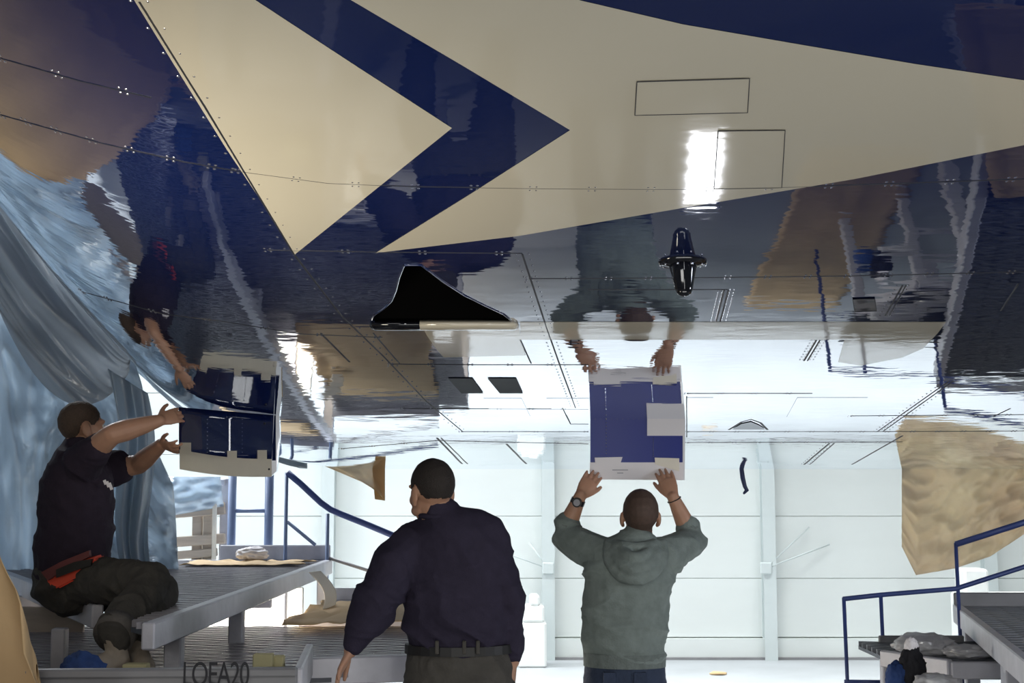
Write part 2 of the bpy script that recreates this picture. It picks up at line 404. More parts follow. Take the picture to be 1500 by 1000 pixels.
# duct walls and ramp
bm = bmesh.new(); lo = []; hi = []
yn = min(p[1] for p in ductXY); yf = max(p[1] for p in ductXY)
for p in ductXY:
    z = float(Sf(p[0], p[1])); t = (p[1]-yn)/(yf-yn)
    lo.append(bm.verts.new((p[0], p[1], z))); hi.append(bm.verts.new((p[0], p[1], z+.02+.2*t)))
for i in range(len(lo)): k = (i+1) % len(lo); bm.faces.new((lo[i], lo[k], hi[k], hi[i]))
bm.faces.new(hi)
obj('duct_recess', bm, M['duct_black'], belly)
bm = bmesh.new(); r = [Vector((p[0], p[1], float(Sf(p[0], p[1])))) for p in ductXY]; tube(bm, r+[r[0]], [.004]*(len(r)+1), n=6, cap=False)
obj('duct_rim', bm, M['navy'], belly, smooth=True)
# rounded lip behind the opening
lipn = [hit(x, 473) for x in (548, 580, 614)]; lipc = [hit(x, 473) for x in (616, 660, 705, 752)]
for nm, pl, mm in (('duct_lip', lipn, 'black_gloss'), ('duct_lip', lipc, 'cream')):
    bm = bmesh.new(); tube(bm, [p+Vector((0, .03, -.004)) for p in pl], [(.05, .018)]*len(pl), n=14, ref=(0, 1, 0)); obj(nm, bm, M[mm], belly, smooth=True)
# sides and top of the fuselage shell
bm = bmesh.new(); ring = [(gx[i], gy[0]) for i in range(0, nx, 4)]+[(gx[-1], gy[j]) for j in range(0, ny, 4)]+[(gx[i], gy[-1]) for i in range(nx-1, 0, -4)]+[(gx[0], gy[j]) for j in range(ny-1, 0, -4)]
a = [bm.verts.new((x, y, float(Sf(x, y)))) for x, y in ring]; b = [bm.verts.new((x*.86+.3, y*.8+1.1, 8.4)) for x, y in ring]
for i in range(len(a)): k = (i+1) % len(a); bm.faces.new((a[i], a[k], b[k], b[i]))
bm.faces.new(b); obj('fuselage_side', bm, M['hull_top'], belly)
# cream and white livery
def dense(pl, k=6):
    out = []
    for i in range(len(pl)):
        a, b = pl[i], pl[(i+1) % len(pl)]
        for j in range(k): out.append((a[0]+(b[0]-a[0])*j/k, a[1]+(b[1]-a[1])*j/k))
    return out
drape('cream_chevron', pxpoly(dense([(118, -140), (195, -3), (245, 78), (330, 215), (400, 320), (432, 372), (662, 187), (520, 95), (375, 0), (160, -140)])), .0010, M['cream'], belly)
drape('cream_arrow', pxpoly(dense([(290, -140), (515, 0), (680, 97), (835, 190), (690, 283), (550, 370), (760, 345), (1000, 304), (1250, 262), (1500, 212), (1660, 178), (1660, 146), (1500, 117), (1340, 93), (1180, 66), (1000, 35), (850, 0), (600, -90), (480, -140)])), .0010, M['cream'], belly)
drape('cream_band', pxpoly(dense([(762, 471), (1386, 471), (1374, 487), (1352, 510), (1322, 523), (1262, 535), (1228, 530), (1237, 497), (1000, 497), (762, 497)])), .0010, M['cream'], belly, step=.07)
drape('cream_band', pxpoly(dense([(617, 475), (760, 475), (763, 497), (770, 520), (650, 523), (640, 512), (626, 492)])), .0010, M['cream'], belly)
for pl in ([(708, 583), (764, 583), (777, 610), (722, 610)], [(1006, 582), (1045, 582), (1036, 610), (1006, 610)], [(1168, 582), (1272, 582), (1243, 611), (1152, 611)], [(800, 583), (863, 583), (863, 607), (812, 607)]):
    drape('white_letter', pxpoly(dense(pl)), .0010, M['white_paint'], belly)
# seams between skin panels
def densepath(pl, step=14):
    out = []
    for a, b in zip(pl, pl[1:]):
        k = max(1, int(math.hypot(b[0]-a[0], b[1]-a[1])/step))
        out += [(a[0]+(b[0]-a[0])*j/k, a[1]+(b[1]-a[1])*j/k) for j in range(k)]
    return out+[pl[-1]]
def seam(pl, wd=.005, name='skin_seam', m='seam', lift=0):
    pts = [hit(*p) for p in densepath(pl)]; q = [pts[0]]
    for a, b in zip(pts, pts[1:]):
        k = max(1, int((b-a).length/.1))
        for j in range(1, k+1):
            c = a.lerp(b, j/k); c.z = float(Sf(c.x, c.y)); q.append(c)
    bm = bmesh.new(); L = []; R_ = []
    for i, p in enumerate(q):
        t = (q[min(i+1, len(q)-1)]-q[max(i-1, 0)]).normalized(); n = Vector(Nf(np.array(p.x), np.array(p.y)).tolist()); s_ = t.cross(n).normalized()
        L.append([bm.verts.new(p+s_*wd/2*k+n*(d+lift)) for k, d in ((-1, .0002), (-.6, .0013), (.6, .0013), (1, .0002))])
    for a, b in zip(L, L[1:]):
        for k in range(3): bm.faces.new((a[k], a[k+1], b[k+1], b[k]))
    obj(name, bm, M[m], belly)
    return q
RIV = []
def rivets(q, sp=.05, off=.02, both=True, pair=False):
    acc = 0
    for a, b in zip(q, q[1:]):
        L = (b-a).length; t = (b-a).normalized()
        while acc < L:
            p = a+t*acc; n = Vector(Nf(np.array(p.x), np.array(p.y)).tolist()); s_ = t.cross(n).normalized()
            for k in ((-1, 1) if both else (1,)):
                for dd in ((-.008, .008) if pair else (0,)):
                    c = p+s_*off*k+t*dd; c.z = float(Sf(c.x, c.y)); RIV.append((c, n))
            acc += sp
        acc -= L
hz = [([(0, 85), (115, 118), (222, 143)], .16), ([(0, 168), (150, 210), (270, 237), (345, 250)], .1), ([(345, 250), (480, 268), (600, 273), (800, 276), (1000, 277), (1185, 273), (1500, 262)], .15),
      ([(392, 366), (550, 369), (765, 371)], .22), ([(775, 408), (1000, 407), (1250, 404), (1500, 398)], .12), ([(862, 424), (1066, 424)], 0), ([(120, 427), (240, 460), (330, 471), (440, 489), (560, 494)], .2),
      ([(572, 533), (700, 534), (862, 534)], .15), ([(590, 598), (862, 599)], .14), ([(1006, 576), (1190, 576)], .14), ([(1245, 609), (1500, 607)], .14), ([(1006, 632), (1285, 632), (1500, 631)], .12), ([(675, 632), (862, 632)], .12),
      ([(1006, 648), (1322, 647)], .12), ([(500, 657), (640, 645), (862, 650)], .2)]
for pl, sp in hz:
    q = seam(pl, .003 if pl[0][1] < 450 else .007)
    if sp: rivets(q, sp, .011, True, True)
dl = [([(204, 2), (300, 156), (432, 374), (500, 462), (560, 520), (625, 588), (678, 632)], .007, .09), ([(765, 372), (783, 426), (800, 478), (822, 540), (843, 597)], .006, .05), ([(1061, 425), (1049, 471)], .006, .03), ([(1067, 425), (1055, 471)], .006, .03),
      ([(1196, 498), (1178, 528)], .007, .04), ([(1201, 498), (1183, 528)], .006, .04), ([(1322, 418), (1297, 462)], .006, .04), ([(1327, 418), (1303, 462)], .005, 0), ([(1390, 558), (1285, 632)], .007, .06), ([(1396, 558), (1293, 632)], .007, .06),
      ([(1322, 638), (1248, 680)], .012, 0), ([(1215, 649), (1178, 680)], .012, .1), ([(1222, 649), (1186, 680)], .008, 0), ([(640, 641), (677, 679)], .012, 0), ([(646, 641), (685, 679)], .008, 0), ([(742, 650), (771, 679)], .012, 0), ([(1492, 415), (1466, 455)], .006, 0), ([(1480, 598), (1455, 610)], .008, 0),
      ([(824, 597), (836, 621), (862, 621)], .007, 0), ([(547, 488), (585, 532)], .006, 0), ([(762, 497), (778, 532)], .006, 0), ([(470, 488), (512, 530)], .008, 0), ([(1006, 580), (1006, 640)], .005, 0)]
for pl, wd, sp in dl:
    q = seam(pl, wd)
    if sp: rivets(q, sp, .018)
for pl in ([(690, 372), (760, 405)], [(900, 408), (900, 424)]): pass
bm = bmesh.new()
for c, n in RIV[:2600]:
    x = n.orthogonal().normalized(); y = n.cross(x)
    ring = [bm.verts.new(c+x*.0042*math.cos(k*1.0472)+y*.0042*math.sin(k*1.0472)) for k in range(6)]
    tip = bm.verts.new(c+n*.0028)
    for k in range(6): bm.faces.new((ring[k], ring[(k+1) % 6], tip))
tag(obj('rivets', bm, M['rivet'], belly, smooth=True), kind='stuff')
# access panels standing slightly proud
for pl, mm, nm in (([(933, 118), (1098, 113), (1095, 163), (930, 167)], 'cream', 'access_panel'), ([(1052, 190), (1150, 189), (1145, 273), (1046, 275)], 'cream', 'access_panel'), ([(1249, 437), (1281, 436), (1284, 454), (1252, 455)], 'black_gloss', 'access_panel')):
    P = pxpoly(dense(pl, 3)); c = sum((Vector(p) for p in P), Vector((0, 0)))/len(P)
    drape(nm, P, .003, M[mm], belly, step=.03)
    q = [(x, y) for x, y in pl]; seam(q+[q[0]], .0022, 'panel_gap', lift=.003)
for pl in ([(656, 553), (692, 553), (708, 575), (676, 575)], [(714, 553), (756, 553), (766, 575), (732, 575)]):
    P = pxpoly(dense(pl, 3)); drape('vent_panel', P, .003, M['vent'], belly)
P = pxpoly([(1072, 628), (1086, 620), (1100, 617), (1112, 622), (1121, 628)]); drape('vent_opening', P, .003, M['black_gloss'], belly)
seam([(1068, 629), (1086, 618), (1100, 614), (1114, 619), (1124, 629)], .012, 'vent_rim')
# drain mast with its flange
c = hit(1000, 384); n = Vector((0, -.25, -1)).normalized()
bm = bmesh.new(); tube(bm, [c+Vector((0, 0, .01)), c+n*.006, c+n*.014], [(.075, .055), (.07, .05), (.035, .03)], n=20, ref=(1, 0, 0))
mast = obj('drain_mast', bm, M['black_gloss'], belly, smooth=True)
bm = bmesh.new(); tube(bm, [c, c+n*.04, c+n*.085], [(.044, .04), (.034, .034), (.026, .022)], n=16, ref=(1, 0, 0)); obj('mast_body', bm, M['black_gloss'], mast, smooth=True)
bm = bmesh.new()
for k in range(10):
    a_ = k*.628; bmesh.ops.create_uvsphere(bm, u_segments=6, v_segments=4, radius=.004, matrix=Matrix.Translation(c+Vector((.066*math.cos(a_), .046*math.sin(a_), -.01))))
tag(obj('mast_screws', bm, M['rivet'], mast, smooth=True), kind='stuff')

# ------------------------------------------------------------------ docks
def beam(name, a, b, wd, ht, m, parent):
    bm = bmesh.new(); bar(bm, a, b, wd, ht); bmesh.ops.bevel(bm, geom=bm.edges[:], offset=.006, segments=1, affect='EDGES'); return obj(name, bm, M[m], parent)
def grating(poly, z, m, parent, sp=.052, ang=0):
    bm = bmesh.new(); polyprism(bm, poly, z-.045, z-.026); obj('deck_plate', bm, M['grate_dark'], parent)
    bm = bmesh.new(); ys = [p[1] for p in poly]
    y = min(ys)+sp; row = 0
    while y < max(ys):
        hits = []
        for (ax, ay), (bx, by) in zip(poly, poly[1:]+poly[:1]):
            if (ay > y) != (by > y): hits.append(ax+(bx-ax)*(y-ay)/(by-ay))
        hits.sort()
        for a, b in zip(hits[::2], hits[1::2]):
            k = max(1, int((b-a)/.11))
            for i in range(k):
                u0 = a+(b-a)*i/k; u1 = a+(b-a)*(i+1)/k; s_ = .013*(1 if (i+row) % 2 else -1)
                bar(bm, (u0, y-s_, z-.013), (u1, y+s_, z-.013), .014, .026)
        y += sp; row += 1
    tag(obj('grating_bars', bm, M[m], parent), kind='stuff')
ZU, ZL = 1.25, 1.0
Lp = atz(31, 846, ZU); Cp = atz(217, 914, ZU); Fp = atz(482, 820, ZU)
dock = thing('work_dock', 'upper aluminium work dock with bright grating deck where the left man sits', 'platform', (-2.2, 7.5, 0))
Mp = Lp.lerp(Cp, .70); L2 = Lp+(Lp-Cp)*.5
poly = [(L2.x, L2.y), (Mp.x, Mp.y), (-1.86, 6.16), (-1.475, 6.16), (-1.455, 5.3), (Cp.x, Cp.y), (Fp.x, Fp.y), (-3.4, Fp.y), (-4.2, L2.y+.4)]
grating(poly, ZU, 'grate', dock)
dz = Vector((0, 0, -.045))
beam('edge_beam', L2+dz, Mp+dz, .05, .10, 'alu', dock); beam('edge_beam', Cp+dz, Fp+dz, .05, .10, 'alu', dock)
beam('edge_beam', Fp+dz+Vector((.02, 0, 0)), Vector((-3.4, Fp.y, ZU-.045)), .05, .09, 'alu', dock)
for t in (.1, .36, .62, .97):
    p = Cp.lerp(Fp, t); beam('post', (p.x-.03, p.y+.05, 0), (p.x-.03, p.y+.05, ZU-.09), .07, .07, 'alu', dock)
for t in (.05, .45): p = L2.lerp(Mp, t); beam('post', (p.x, p.y+.05, 0), (p.x, p.y+.05, ZU-.09), .08, .08, 'alu', dock)
p = atz(62, 900, 1.0); beam('post', (-1.92, 5.9, 0), (-1.92, 5.9, ZU-.09), .06, .06, 'alu', dock)
beam('toe_board', at(322, 809, Fp.y+.02), at(484, 809, Fp.y+.02), .02, .105, 'alu', dock)
beam('cross_beam', (-3.2, 7.6, ZU-.12), (-1.32, 7.6, ZU-.12), .05, .07, 'alu', dock)
bm = bmesh.new(); box(bm, (-1.75, 8.3, .93), (1.0, .03, .46), bevel=.005); obj('back_board', bm, M['white_plastic'], dock)  # white board added to catch the dock lamp and brighten the gap
bm = bmesh.new(); box(bm, (-2.9, 7.3, .93), (1.3, .03, .40), bevel=.005); obj('back_board', bm, M['wood'], dock)
# lower dock
low = thing('work_dock', 'lower grey dock with marked front board below the left man', 'platform', (-1.4, 5.5, 0))
fl = at(-60, 972, 4.72); fr = at(436, 968, 4.78)
sr = at(452, 962, 5.7); br = at(640, 953, 5.78)
poly = [(fl.x, 4.78), (fr.x-.03, 4.82), (sr.x-.02, 5.72), (-.38, 5.85), (-.45, 7.6), (-2.6, 7.6), (-2.6, 5)]
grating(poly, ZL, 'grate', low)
bm = bmesh.new(); bar(bm, (fl.x, 4.72, .985), (fr.x, 4.78, .985), .03, .30); bmesh.ops.bevel(bm, geom=bm.edges[:], offset=.006, segments=1, affect='EDGES')
fb = obj('front_board', bm, M['alu_dark'], low)
beam('board_cap', (fl.x, 4.715, 1.125), (fr.x, 4.775, 1.125), .05, .03, 'alu_dark', low)
beam('side_board', (fr.x+.0, 4.79, ZL+.07), (sr.x, 5.72, ZL+.05), .03, .13, 'alu', low)
beam('edge_beam', (sr.x-.02, 5.75, ZL), (-.3, 5.88, ZL), .05, .11, 'alu', low)
beam('post', (sr.x+.02, 5.76, 0), (sr.x+.02, 5.76, ZL-.05), .07, .07, 'alu', low)
beam('post', (-.36, 5.86, 0), (-.36, 5.86, ZL-.05), .07, .07, 'alu', low)
beam('post', (fr.x-.04, 4.8, 0), (fr.x-.04, 4.8, .83), .06, .06, 'alu', low); beam('post', (-2.1, 4.8, 0), (-2.1, 4.8, .83), .06, .06, 'alu', low)
beam('cross_beam', (sr.x, 5.8, .55), (-.36, 5.86, .55), .04, .06, 'alu', low)
cu = bpy.data.curves.new('lettering', 'FONT'); cu.body = 'LOEA20'; cu.size = .115; cu.extrude = .001; cu.space_character = .9
tx = bpy.data.objects.new('lettering', cu); COL.objects.link(tx); dg = bpy.context.evaluated_depsgraph_get()
tm = bpy.data.meshes.new_from_object(tx.evaluated_get(dg)); bpy.data.objects.remove(tx)
p = at(263, 1006, 4.7)
tm.transform(Matrix.Translation((p.x, 4.7305, p.z)) @ Matrix.Rotation(math.pi/2, 4, 'X') @ Matrix.Diagonal((.62, 1, 1, 1)))
link('lettering', tm, M['ink'], low)
# far step behind the lower dock
step_ = thing('step_unit', 'grey step unit with a timber toe board behind the lower dock', 'platform', (-.9, 8.6, 0))
poly = [(-1.2, 7.8), (-.3, 7.8), (-.3, 9.2), (-1.2, 9.2)]
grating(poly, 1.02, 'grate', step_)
beam('toe_board', at(478, 871, 9.2), at(640, 871, 9.2), .02, .09, 'alu', step_)
for x in (-1.17, -.33):
    for y in (7.85, 9.15): beam('post', (x, y, 0), (x, y, .99), .06, .06, 'alu', step_)
beam('edge_beam', (-1.2, 7.8, .97), (-.3, 7.8, .97), .05, .1, 'alu', step_)
# stair railing
rl = thing('stair_railing', 'blue bent stair railing behind the upper dock', 'railing', (-1.4, 9.6, 0))
def pipe(name, pl, r, m, parent, n=10):
    bm = bmesh.new(); tube(bm, pl, [r]*len(pl), n=n, capround=False); return obj(name, bm, M[m], parent, smooth=True)
YR = 9.62
pipe('handrail', [at(421, 692, YR), at(440, 708, YR), at(470, 736, YR), at(484, 746, YR), at(500, 753, YR), at(540, 769, YR), at(590, 790, YR), at(640, 810, YR)], .022, 'rail', rl)
pipe('post', [at(420, 692, YR), Vector((at(420, 692, YR).x, YR, 0))], .013, 'rail_light', rl)
pipe('post', [at(480, 752, YR), Vector((at(480, 752, YR).x, YR, 0))], .013, 'rail_light', rl)
pipe('mid_rail', [at(421, 764, YR), at(462, 798, YR)], .012, 'rail_light', rl)
pipe('mid_rail', [at(482, 817, YR), at(560, 842, YR), at(640, 868, YR)], .012, 'alu_dark', rl)
r2 = thing('end_railing', 'pale blue ladder railing left of the bent stair railing', 'railing', (-2, 9.9, 0))
for x, r in ((341, .03), (395, .032)): a = at(x, 690, 9.9); pipe('post', [a, Vector((a.x, a.y, 0))], r, 'rail_light', r2)
pipe('rung', [at(341, 748, 9.9), at(395, 748, 9.9)], .015, 'rail_light', r2)
pipe('rung', [at(341, 694, 9.9), at(395, 694, 9.9)], .015, 'rail_light', r2)
# timber trestle behind
ts = thing('trestle', 'pale timber trestle with stacked cross boards beside the blue film', 'trestle', (-2.4, 10.2, 0))
for y, h, x1 in ((703, .05, 330), (748, .09, 330), (792, .075, 330), (812, .06, 318), (826, .05, 316)):
    beam('board', at(240, y+3, 10.2), at(x1, y-4 if y > 720 else y+3, 10.2), .05, h, 'wood' if y > 720 else 'alu', ts)
for x in (246, 290, 306, 331): a = at(x, 700 if x > 320 else 748, 10.24); beam('post', a, (a.x, a.y, 0), .07, .06, 'alu' if x > 320 else 'wood', ts)
a = at(315, 722, 10.15); b = at(313, 830, 10.15); beam('batten', a, b, .03, .03, 'tape', ts)

# right docks
rd = thing('work_dock', 'right upper dock with dark ribbed deck and pale edge beam', 'platform', (3, 7.5, 0))
k = .70; ZR = EYE-k
A = atz(1407, 888, ZR); B = atz(1500, 960, ZR); B2 = A+(B-A)*1.8
poly = [(A.x, A.y), (B2.x, B2.y), (B2.x+2.6, B2.y), (A.x+2.6, A.y)]
grating(poly[::-1], ZR, 'grate_mid', rd)
beam('edge_beam', A+Vector((-.02, 0, -.04)), B2+Vector((-.02, 0, -.04)), .05, .11, 'alu', rd)
beam('toe_board', at(1397, 878, A.y+.08), at(1397, 878, A.y+.08)+Vector((2.6, 0, 0)), .02, .085, 'alu_dark', rd)
for t in (.04, .42, .75): p = A.lerp(B2, t); beam('post', (p.x+.03, p.y, 0), (p.x+.03, p.y, ZR-.05), .08, .08, 'alu', rd)
beam('cross_beam', (A.x, A.y-.2, ZR-.14), (A.x+2.5, A.y-.2, ZR-.14), .05, .08, 'alu', rd)
rl2 = thing('work_dock', 'right lower dock holding crumpled film, in front of the right upper dock', 'platform', (2.6, 6.8, 0))
ZQ = EYE-.86
A1 = atz(1292, 954, ZQ); A2 = atz(1392, 968, ZQ)
poly = [(A1.x, A1.y), (A2.x, A2.y), (A2.x+1.7, A2.y), (A2.x+1.7, A1.y+.5), (A1.x, A1.y+.5)]
grating(poly, ZQ, 'grate_mid', rl2)
beam('edge_beam', A1+Vector((0, 0, -.035)), A2+Vector((0, 0, -.035)), .04, .085, 'alu', rl2)
beam('edge_beam', A2+Vector((0, 0, -.045)), A2+Vector((1.7, 0, -.045)), .04, .085, 'alu', rl2)
beam('toe_board', at(1287, 941, A1.y+.45), at(1412, 941, A1.y+.45), .02, .08, 'alu_dark', rl2)
for q in (A1, A2, A2+Vector((.8, 0, 0)), A2+Vector((1.6, 0, 0))): beam('post', (q.x+.03, q.y+.03, 0), (q.x+.03, q.y+.03, ZQ-.04), .06, .06, 'alu', rl2)
for z in (.35, .62): beam('slat', (A2.x, A2.y+.05, z), (A2.x+1.7, A2.y+.05, z), .03, .05, 'alu', rl2)
rr = thing('stair_railing', 'dark blue stepped railing in front of the brown paper on the right', 'railing', (2.6, 8, 0))
YQ = 7.9
pipe('handrail', [at(1400, 797, YQ), at(1500, 765, YQ), at(1580, 740, YQ)], .018, 'rail', rr)
pipe('handrail', [at(1235, 877, YQ), at(1290, 871, YQ), at(1400, 862, YQ), at(1500, 830, YQ), at(1580, 805, YQ)], .014, 'rail', rr)
for x, y in ((1236, 875), (1290, 868), (1400, 795)): a = at(x, y, YQ); pipe('post', [a, Vector((a.x+.02, a.y, 0))], .011, 'rail', rr)
pipe('foot_rail', [at(1237, 998, YQ), at(1330, 999, YQ)], .012, 'rail', rr)

# ------------------------------------------------------------------ film, paper
def rnd(x, y, s=1, seed=0): return noise.noise(Vector((x*s, y*s, seed)))
SX = list(range(-460, 480, 20)); SY = [sil(x) for x in SX]
def ridge(q): return 1-2*abs(noise.noise(q))
def fn_low(u, v):
    xr = float(np.interp(v, [0, .08, .30, .45, 1], [196, 208, 226, 254, 264]))
    px = -430+u**.75*(430+xr); top = float(np.interp(px, SX, SY))-6; py = top+v*(float(np.interp(px, [40, 90], [1085, 872]))-top)
    q = Vector((px*.006+v*1.1, v*2.6-px*.0062, 1.5)); q = q+.5*noise.noise_vector(q*.8)
    fold = .26*ridge(q)+.12*ridge(q*2.1)+.05*ridge(q*4.3)+.022*ridge(q*9)+.05*math.sin(px*.05+v*4)*(.3+.7*v)
    return at(px, py, 9.0-fold*min(1, .25+3*v)-.2*v)
tag(thick_sheet('plastic_sheet', fn_low, 190, 110, .003, M['film']), 'pale blue plastic sheet hanging in folds behind the sitting man', 'plastic sheet')
def fn_swag(u, v):
    px = -80+u*270; edge = float(np.interp(px, SX, SY))
    sag = math.sin(math.pi*u)**.8
    bot = edge+15+165*sag
    py = edge-12+(bot-edge+12)*v
    q = Vector((u*1.2, v*2.2*(.5+sag), 4)); q = q+.3*noise.noise_vector(q*1.2)
    fold = .10*math.sin(v*13*(.6+.4*sag)+2.5*rnd(u*1.6, v, 1.5, 5))*sag+.12*ridge(q)+.04*ridge(q*3.2)
    return at(px, py, 8.25+fold-.1*math.sin(math.pi*v)*sag)
tag(thick_sheet('plastic_sheet', fn_swag, 110, 110, .003, M['film_clear']), 'greyish plastic swag drooping from the fuselage edge at far left', 'plastic sheet')
def fn_strip(u, v):
    px = 158+u*58*(1-.25*v)+26*v; py = 540+u*36+v*(310-u*36)
    fold = .06*math.sin(u*13+v*3)+.05*rnd(u*4, v*3, 1, 9)
    return at(px+8*math.sin(v*6), py, 8.1+fold)
tag(thick_sheet('plastic_sheet', fn_strip, 40, 60, .003, M['film']), 'narrow bluer plastic strip gathered beside the white gap by the man', 'plastic sheet')
def fn_edge(u, v):
    px = -20+u*470; py = float(np.interp(px, SX, SY))
    py += -3+v*(10+8*abs(rnd(u*8, 0, 1, 2)))
    return at(px, py, 9.0+.04*rnd(u*30, v*4, 1, 7))
tag(thick_sheet('film_edge', fn_edge, 120, 6, .003, M['film']), 'blue masking film taped along the curved fuselage edge', 'plastic sheet')
def fn_trfilm(u, v):
    p = at(222+u*105, 698+v*62*(1-.3*u), 10.16); p.y += .08*rnd(u*5, v*5, 1, 4)-.1*(1-v)
    return p
tag(thick_sheet('plastic_sheet', fn_trfilm, 30, 20, .003, M['film']), 'crumpled blue film lying over the timber trestle', 'plastic sheet')
# kraft paper
def fn_kr(u, v):
    px = 1321+u*330; top = 650; pyb = float(np.interp(px, [1321, 1342, 1400, 1450, 1500, 1660], [800, 842, 832, 815, 782, 700]))
    py = top+(pyb-top)*v
    if px < 1342: px += 0
    fold = .05*math.sin(u*9+v*2)+.10*rnd(u*3, v*2, 1.3, 2)+.05*(1-2*abs(rnd(u*5+v*2, v*3-u, 1.6, 4)))+.025*(1-2*abs(rnd(u*13, v*9+u*4, 1, 3)))
    return at(px, py, 8.75+fold)
tag(thick_sheet('masking_paper', fn_kr, 110, 60, .002, M['kraft_thin']), 'large translucent brown masking paper hanging from the belly at right', 'paper sheet')
def fn_kr2(u, v):
    a = (460+u*93, 676); lowx = 545+u*18; lowy = 712+u*20
    px = a[0]*(1-v)+lowx*v; py = a[1]*(1-v)+lowy*v
    return at(px, py, 8.7+.05*math.sin(u*7)+.03*rnd(u*4, v*4, 1, 1))
k2 = tag(thick_sheet('masking_paper', fn_kr2, 24, 14, .002, M['kraft_thin']), 'small brown paper flap hanging from the belly above the stair railing', 'paper sheet')
bm = bmesh.new(); q = [at(545, 684, 8.68), at(564, 684, 8.72), at(564, 733, 8.72), at(549, 731, 8.68)]
f_ = bm.faces.new([bm.verts.new(p) for p in q]); bmesh.ops.solidify(bm, geom=[f_], thickness=.004); obj('folded_edge', bm, M['kraft'], k2)
bench = thing('workbench', 'grey bench at the bottom left corner under brown kraft paper', 'bench', (-2.1, 3.9, 0))
bm = bmesh.new(); box(bm, (-2.2, 3.95, 1.0), (1.85, 1.3, .05), bevel=.006); obj('bench_top', bm, M['alu_dark'], bench)
for x in (-3.05, -1.36):
    for y in (3.36, 4.54): bm = bmesh.new(); box(bm, (x, y, .4875), (.06, .06, .975), bevel=.005); obj('leg', bm, M['alu_dark'], bench)
bm = bmesh.new(); p = at(20, 975, 4.66); box(bm, (p.x-.32, 4.66, 1.085), (.74, .06, .12), bevel=.008); box(bm, (p.x-.32, 4.66, 1.14), (.76, .08, .02), bevel=.004); obj('side_box', bm, M['alu_dark'], bench)
def fn_kl(u, v):
    # kraft paper lying on the bench, its back edge standing up and flopping over
    X = -1.22-u*2.0; Y = 3.32+v*1.3
    z = 1.034+.05*abs(rnd(u*5, v*4, 1, 4))
    e = max(0, (v-.5)/.5); h_ = float(np.interp(-X, [1.40, 1.55, 1.58, 1.70, 1.86, 2.2, 3.3], [0, .02, .36, .60, 1.25, 1.62, 1.7]))
    Y = min(Y, 3.32+1.3*min(1, v/.5)); Y = 3.32+1.3*min(1, v/.5)-.06*e*rnd(u*9, v*3, 1, 3)
    z += e*h_*(1+.04*rnd(u*14, 0, 1, 8)); lift = 0 if h_ < .1 else 1
    return Vector((X+.06*rnd(u*4, v*5, 1, 6)-.05*e*e*lift+.05*e*rnd(u*6, v*6, 1, 5), Y, z))
tag(thick_sheet('masking_paper', fn_kl, 140, 60, .003, M['kraft']), 'crumpled brown kraft paper at the lower left corner', 'paper sheet')
def floor_sheet(x0, x1, y0_, y1, seed, label, z=0, m='kraft'):  # unseen brown sheets, added for the tan reflections in the belly
    def f(u, v): return Vector((x0+(x1-x0)*u+.05*rnd(v*3, 0, 1, seed)+(.385*(y0_+(y1-y0_)*v) if seed == 42 else 0), y0_+(y1-y0_)*v, z+.006+.02*abs(rnd(u*6, v*9, 1, seed))))
    return tag(thick_sheet('reflected_paper', f, 16, 40, .002, M[m]), label, 'paper sheet', None)
floor_sheet(1.62, 2.28, 6.4, 9.0, 41, 'unseen brown paper strip left of the right dock, added for its reflection in the paint')
floor_sheet(0, 1.6, 4.0, 5.5, 42, 'unseen brown paper on the nearest end of the right dock, added for its reflection', 1.07)
def fn_sc(cx, cy, z, rx, ry, seed, h=.03):
    def f(u, v):
        x = cx+(u-.5)*2*rx; y = cy+(v-.5)*2*ry
        return Vector((x+.1*rnd(u*3, v*3, 1, seed), y, z+.012+h*abs(rnd(u*5, v*5, 1, seed))+.02*max(0, u-.7)))
    return f
c = atz(420, 822, ZU)
tag(thick_sheet('masking_paper', fn_sc(-1.75, 9.05, ZU, .38, .22, 12), 24, 16, .002, M['kraft']), 'tan paper scraps at the far end of the upper dock', 'paper sheet')
tag(thick_sheet('masking_paper', fn_sc(-.84, 7.95, 1.03, .36, .72, 22, .05), 24, 16, .002, M['kraft']), 'torn kraft paper lying at the back of the lower dock', 'paper sheet')
def fn_curl(u, v):
    p = at(452+v*18+u*14, 838+v*55, 8.1); return p+Vector((.05*math.sin(v*3), .1*u, 0))
tag(thick_sheet('masking_tape', fn_curl, 8, 16, .003, M['tape']), 'cream strip of tape curling down from the upper dock edge', 'tape')
def crumple(name, c, s, m, seed, label, cat, sub=4, amp=.45):
    bm = bmesh.new(); bmesh.ops.create_icosphere(bm, subdivisions=sub, radius=1)
    for v_ in bm.verts:
        d = (noise.multi_fractal(v_.co*1.6+Vector((seed, 0, 0)), .9, 2.1, 4)*.6+1.1*(.5-abs(noise.noise(v_.co*2.6+Vector((seed, 2, 0)))*1.6)))*amp
        v_.co *= .75+d*.5
        v_.co.z = max(v_.co.z, -.7)
    zmin = min(v_.co.z for v_ in bm.verts)
    for v_ in bm.verts: v_.co = Vector((v_.co.x*s[0], v_.co.y*s[1], (v_.co.z-zmin)*s[2]))+Vector(c)
    return tag(obj(name, bm, m, smooth=True), label, cat)
p = atz(402, 816, ZU); crumple('paper_ball', (p.x, 9.2, ZU+.03), (.12, .1, .05), M['paper'], 3, 'small white crumpled paper on the far end of the upper dock', 'paper')
crumple('plastic_bag', (*atz(1355, 957, ZQ).xy, ZQ), (.17, .14, .065), M['bag_film'], 5, 'clear crumpled plastic bag on the right lower dock', 'bag')
crumple('plastic_bag', (atz(1400, 962, ZQ).x+.06, atz(1400, 962, ZQ).y, ZQ), (.14, .12, .04), M['bag_film'], 9, 'flatter crumpled film beside the bag, against the right dock post', 'bag')
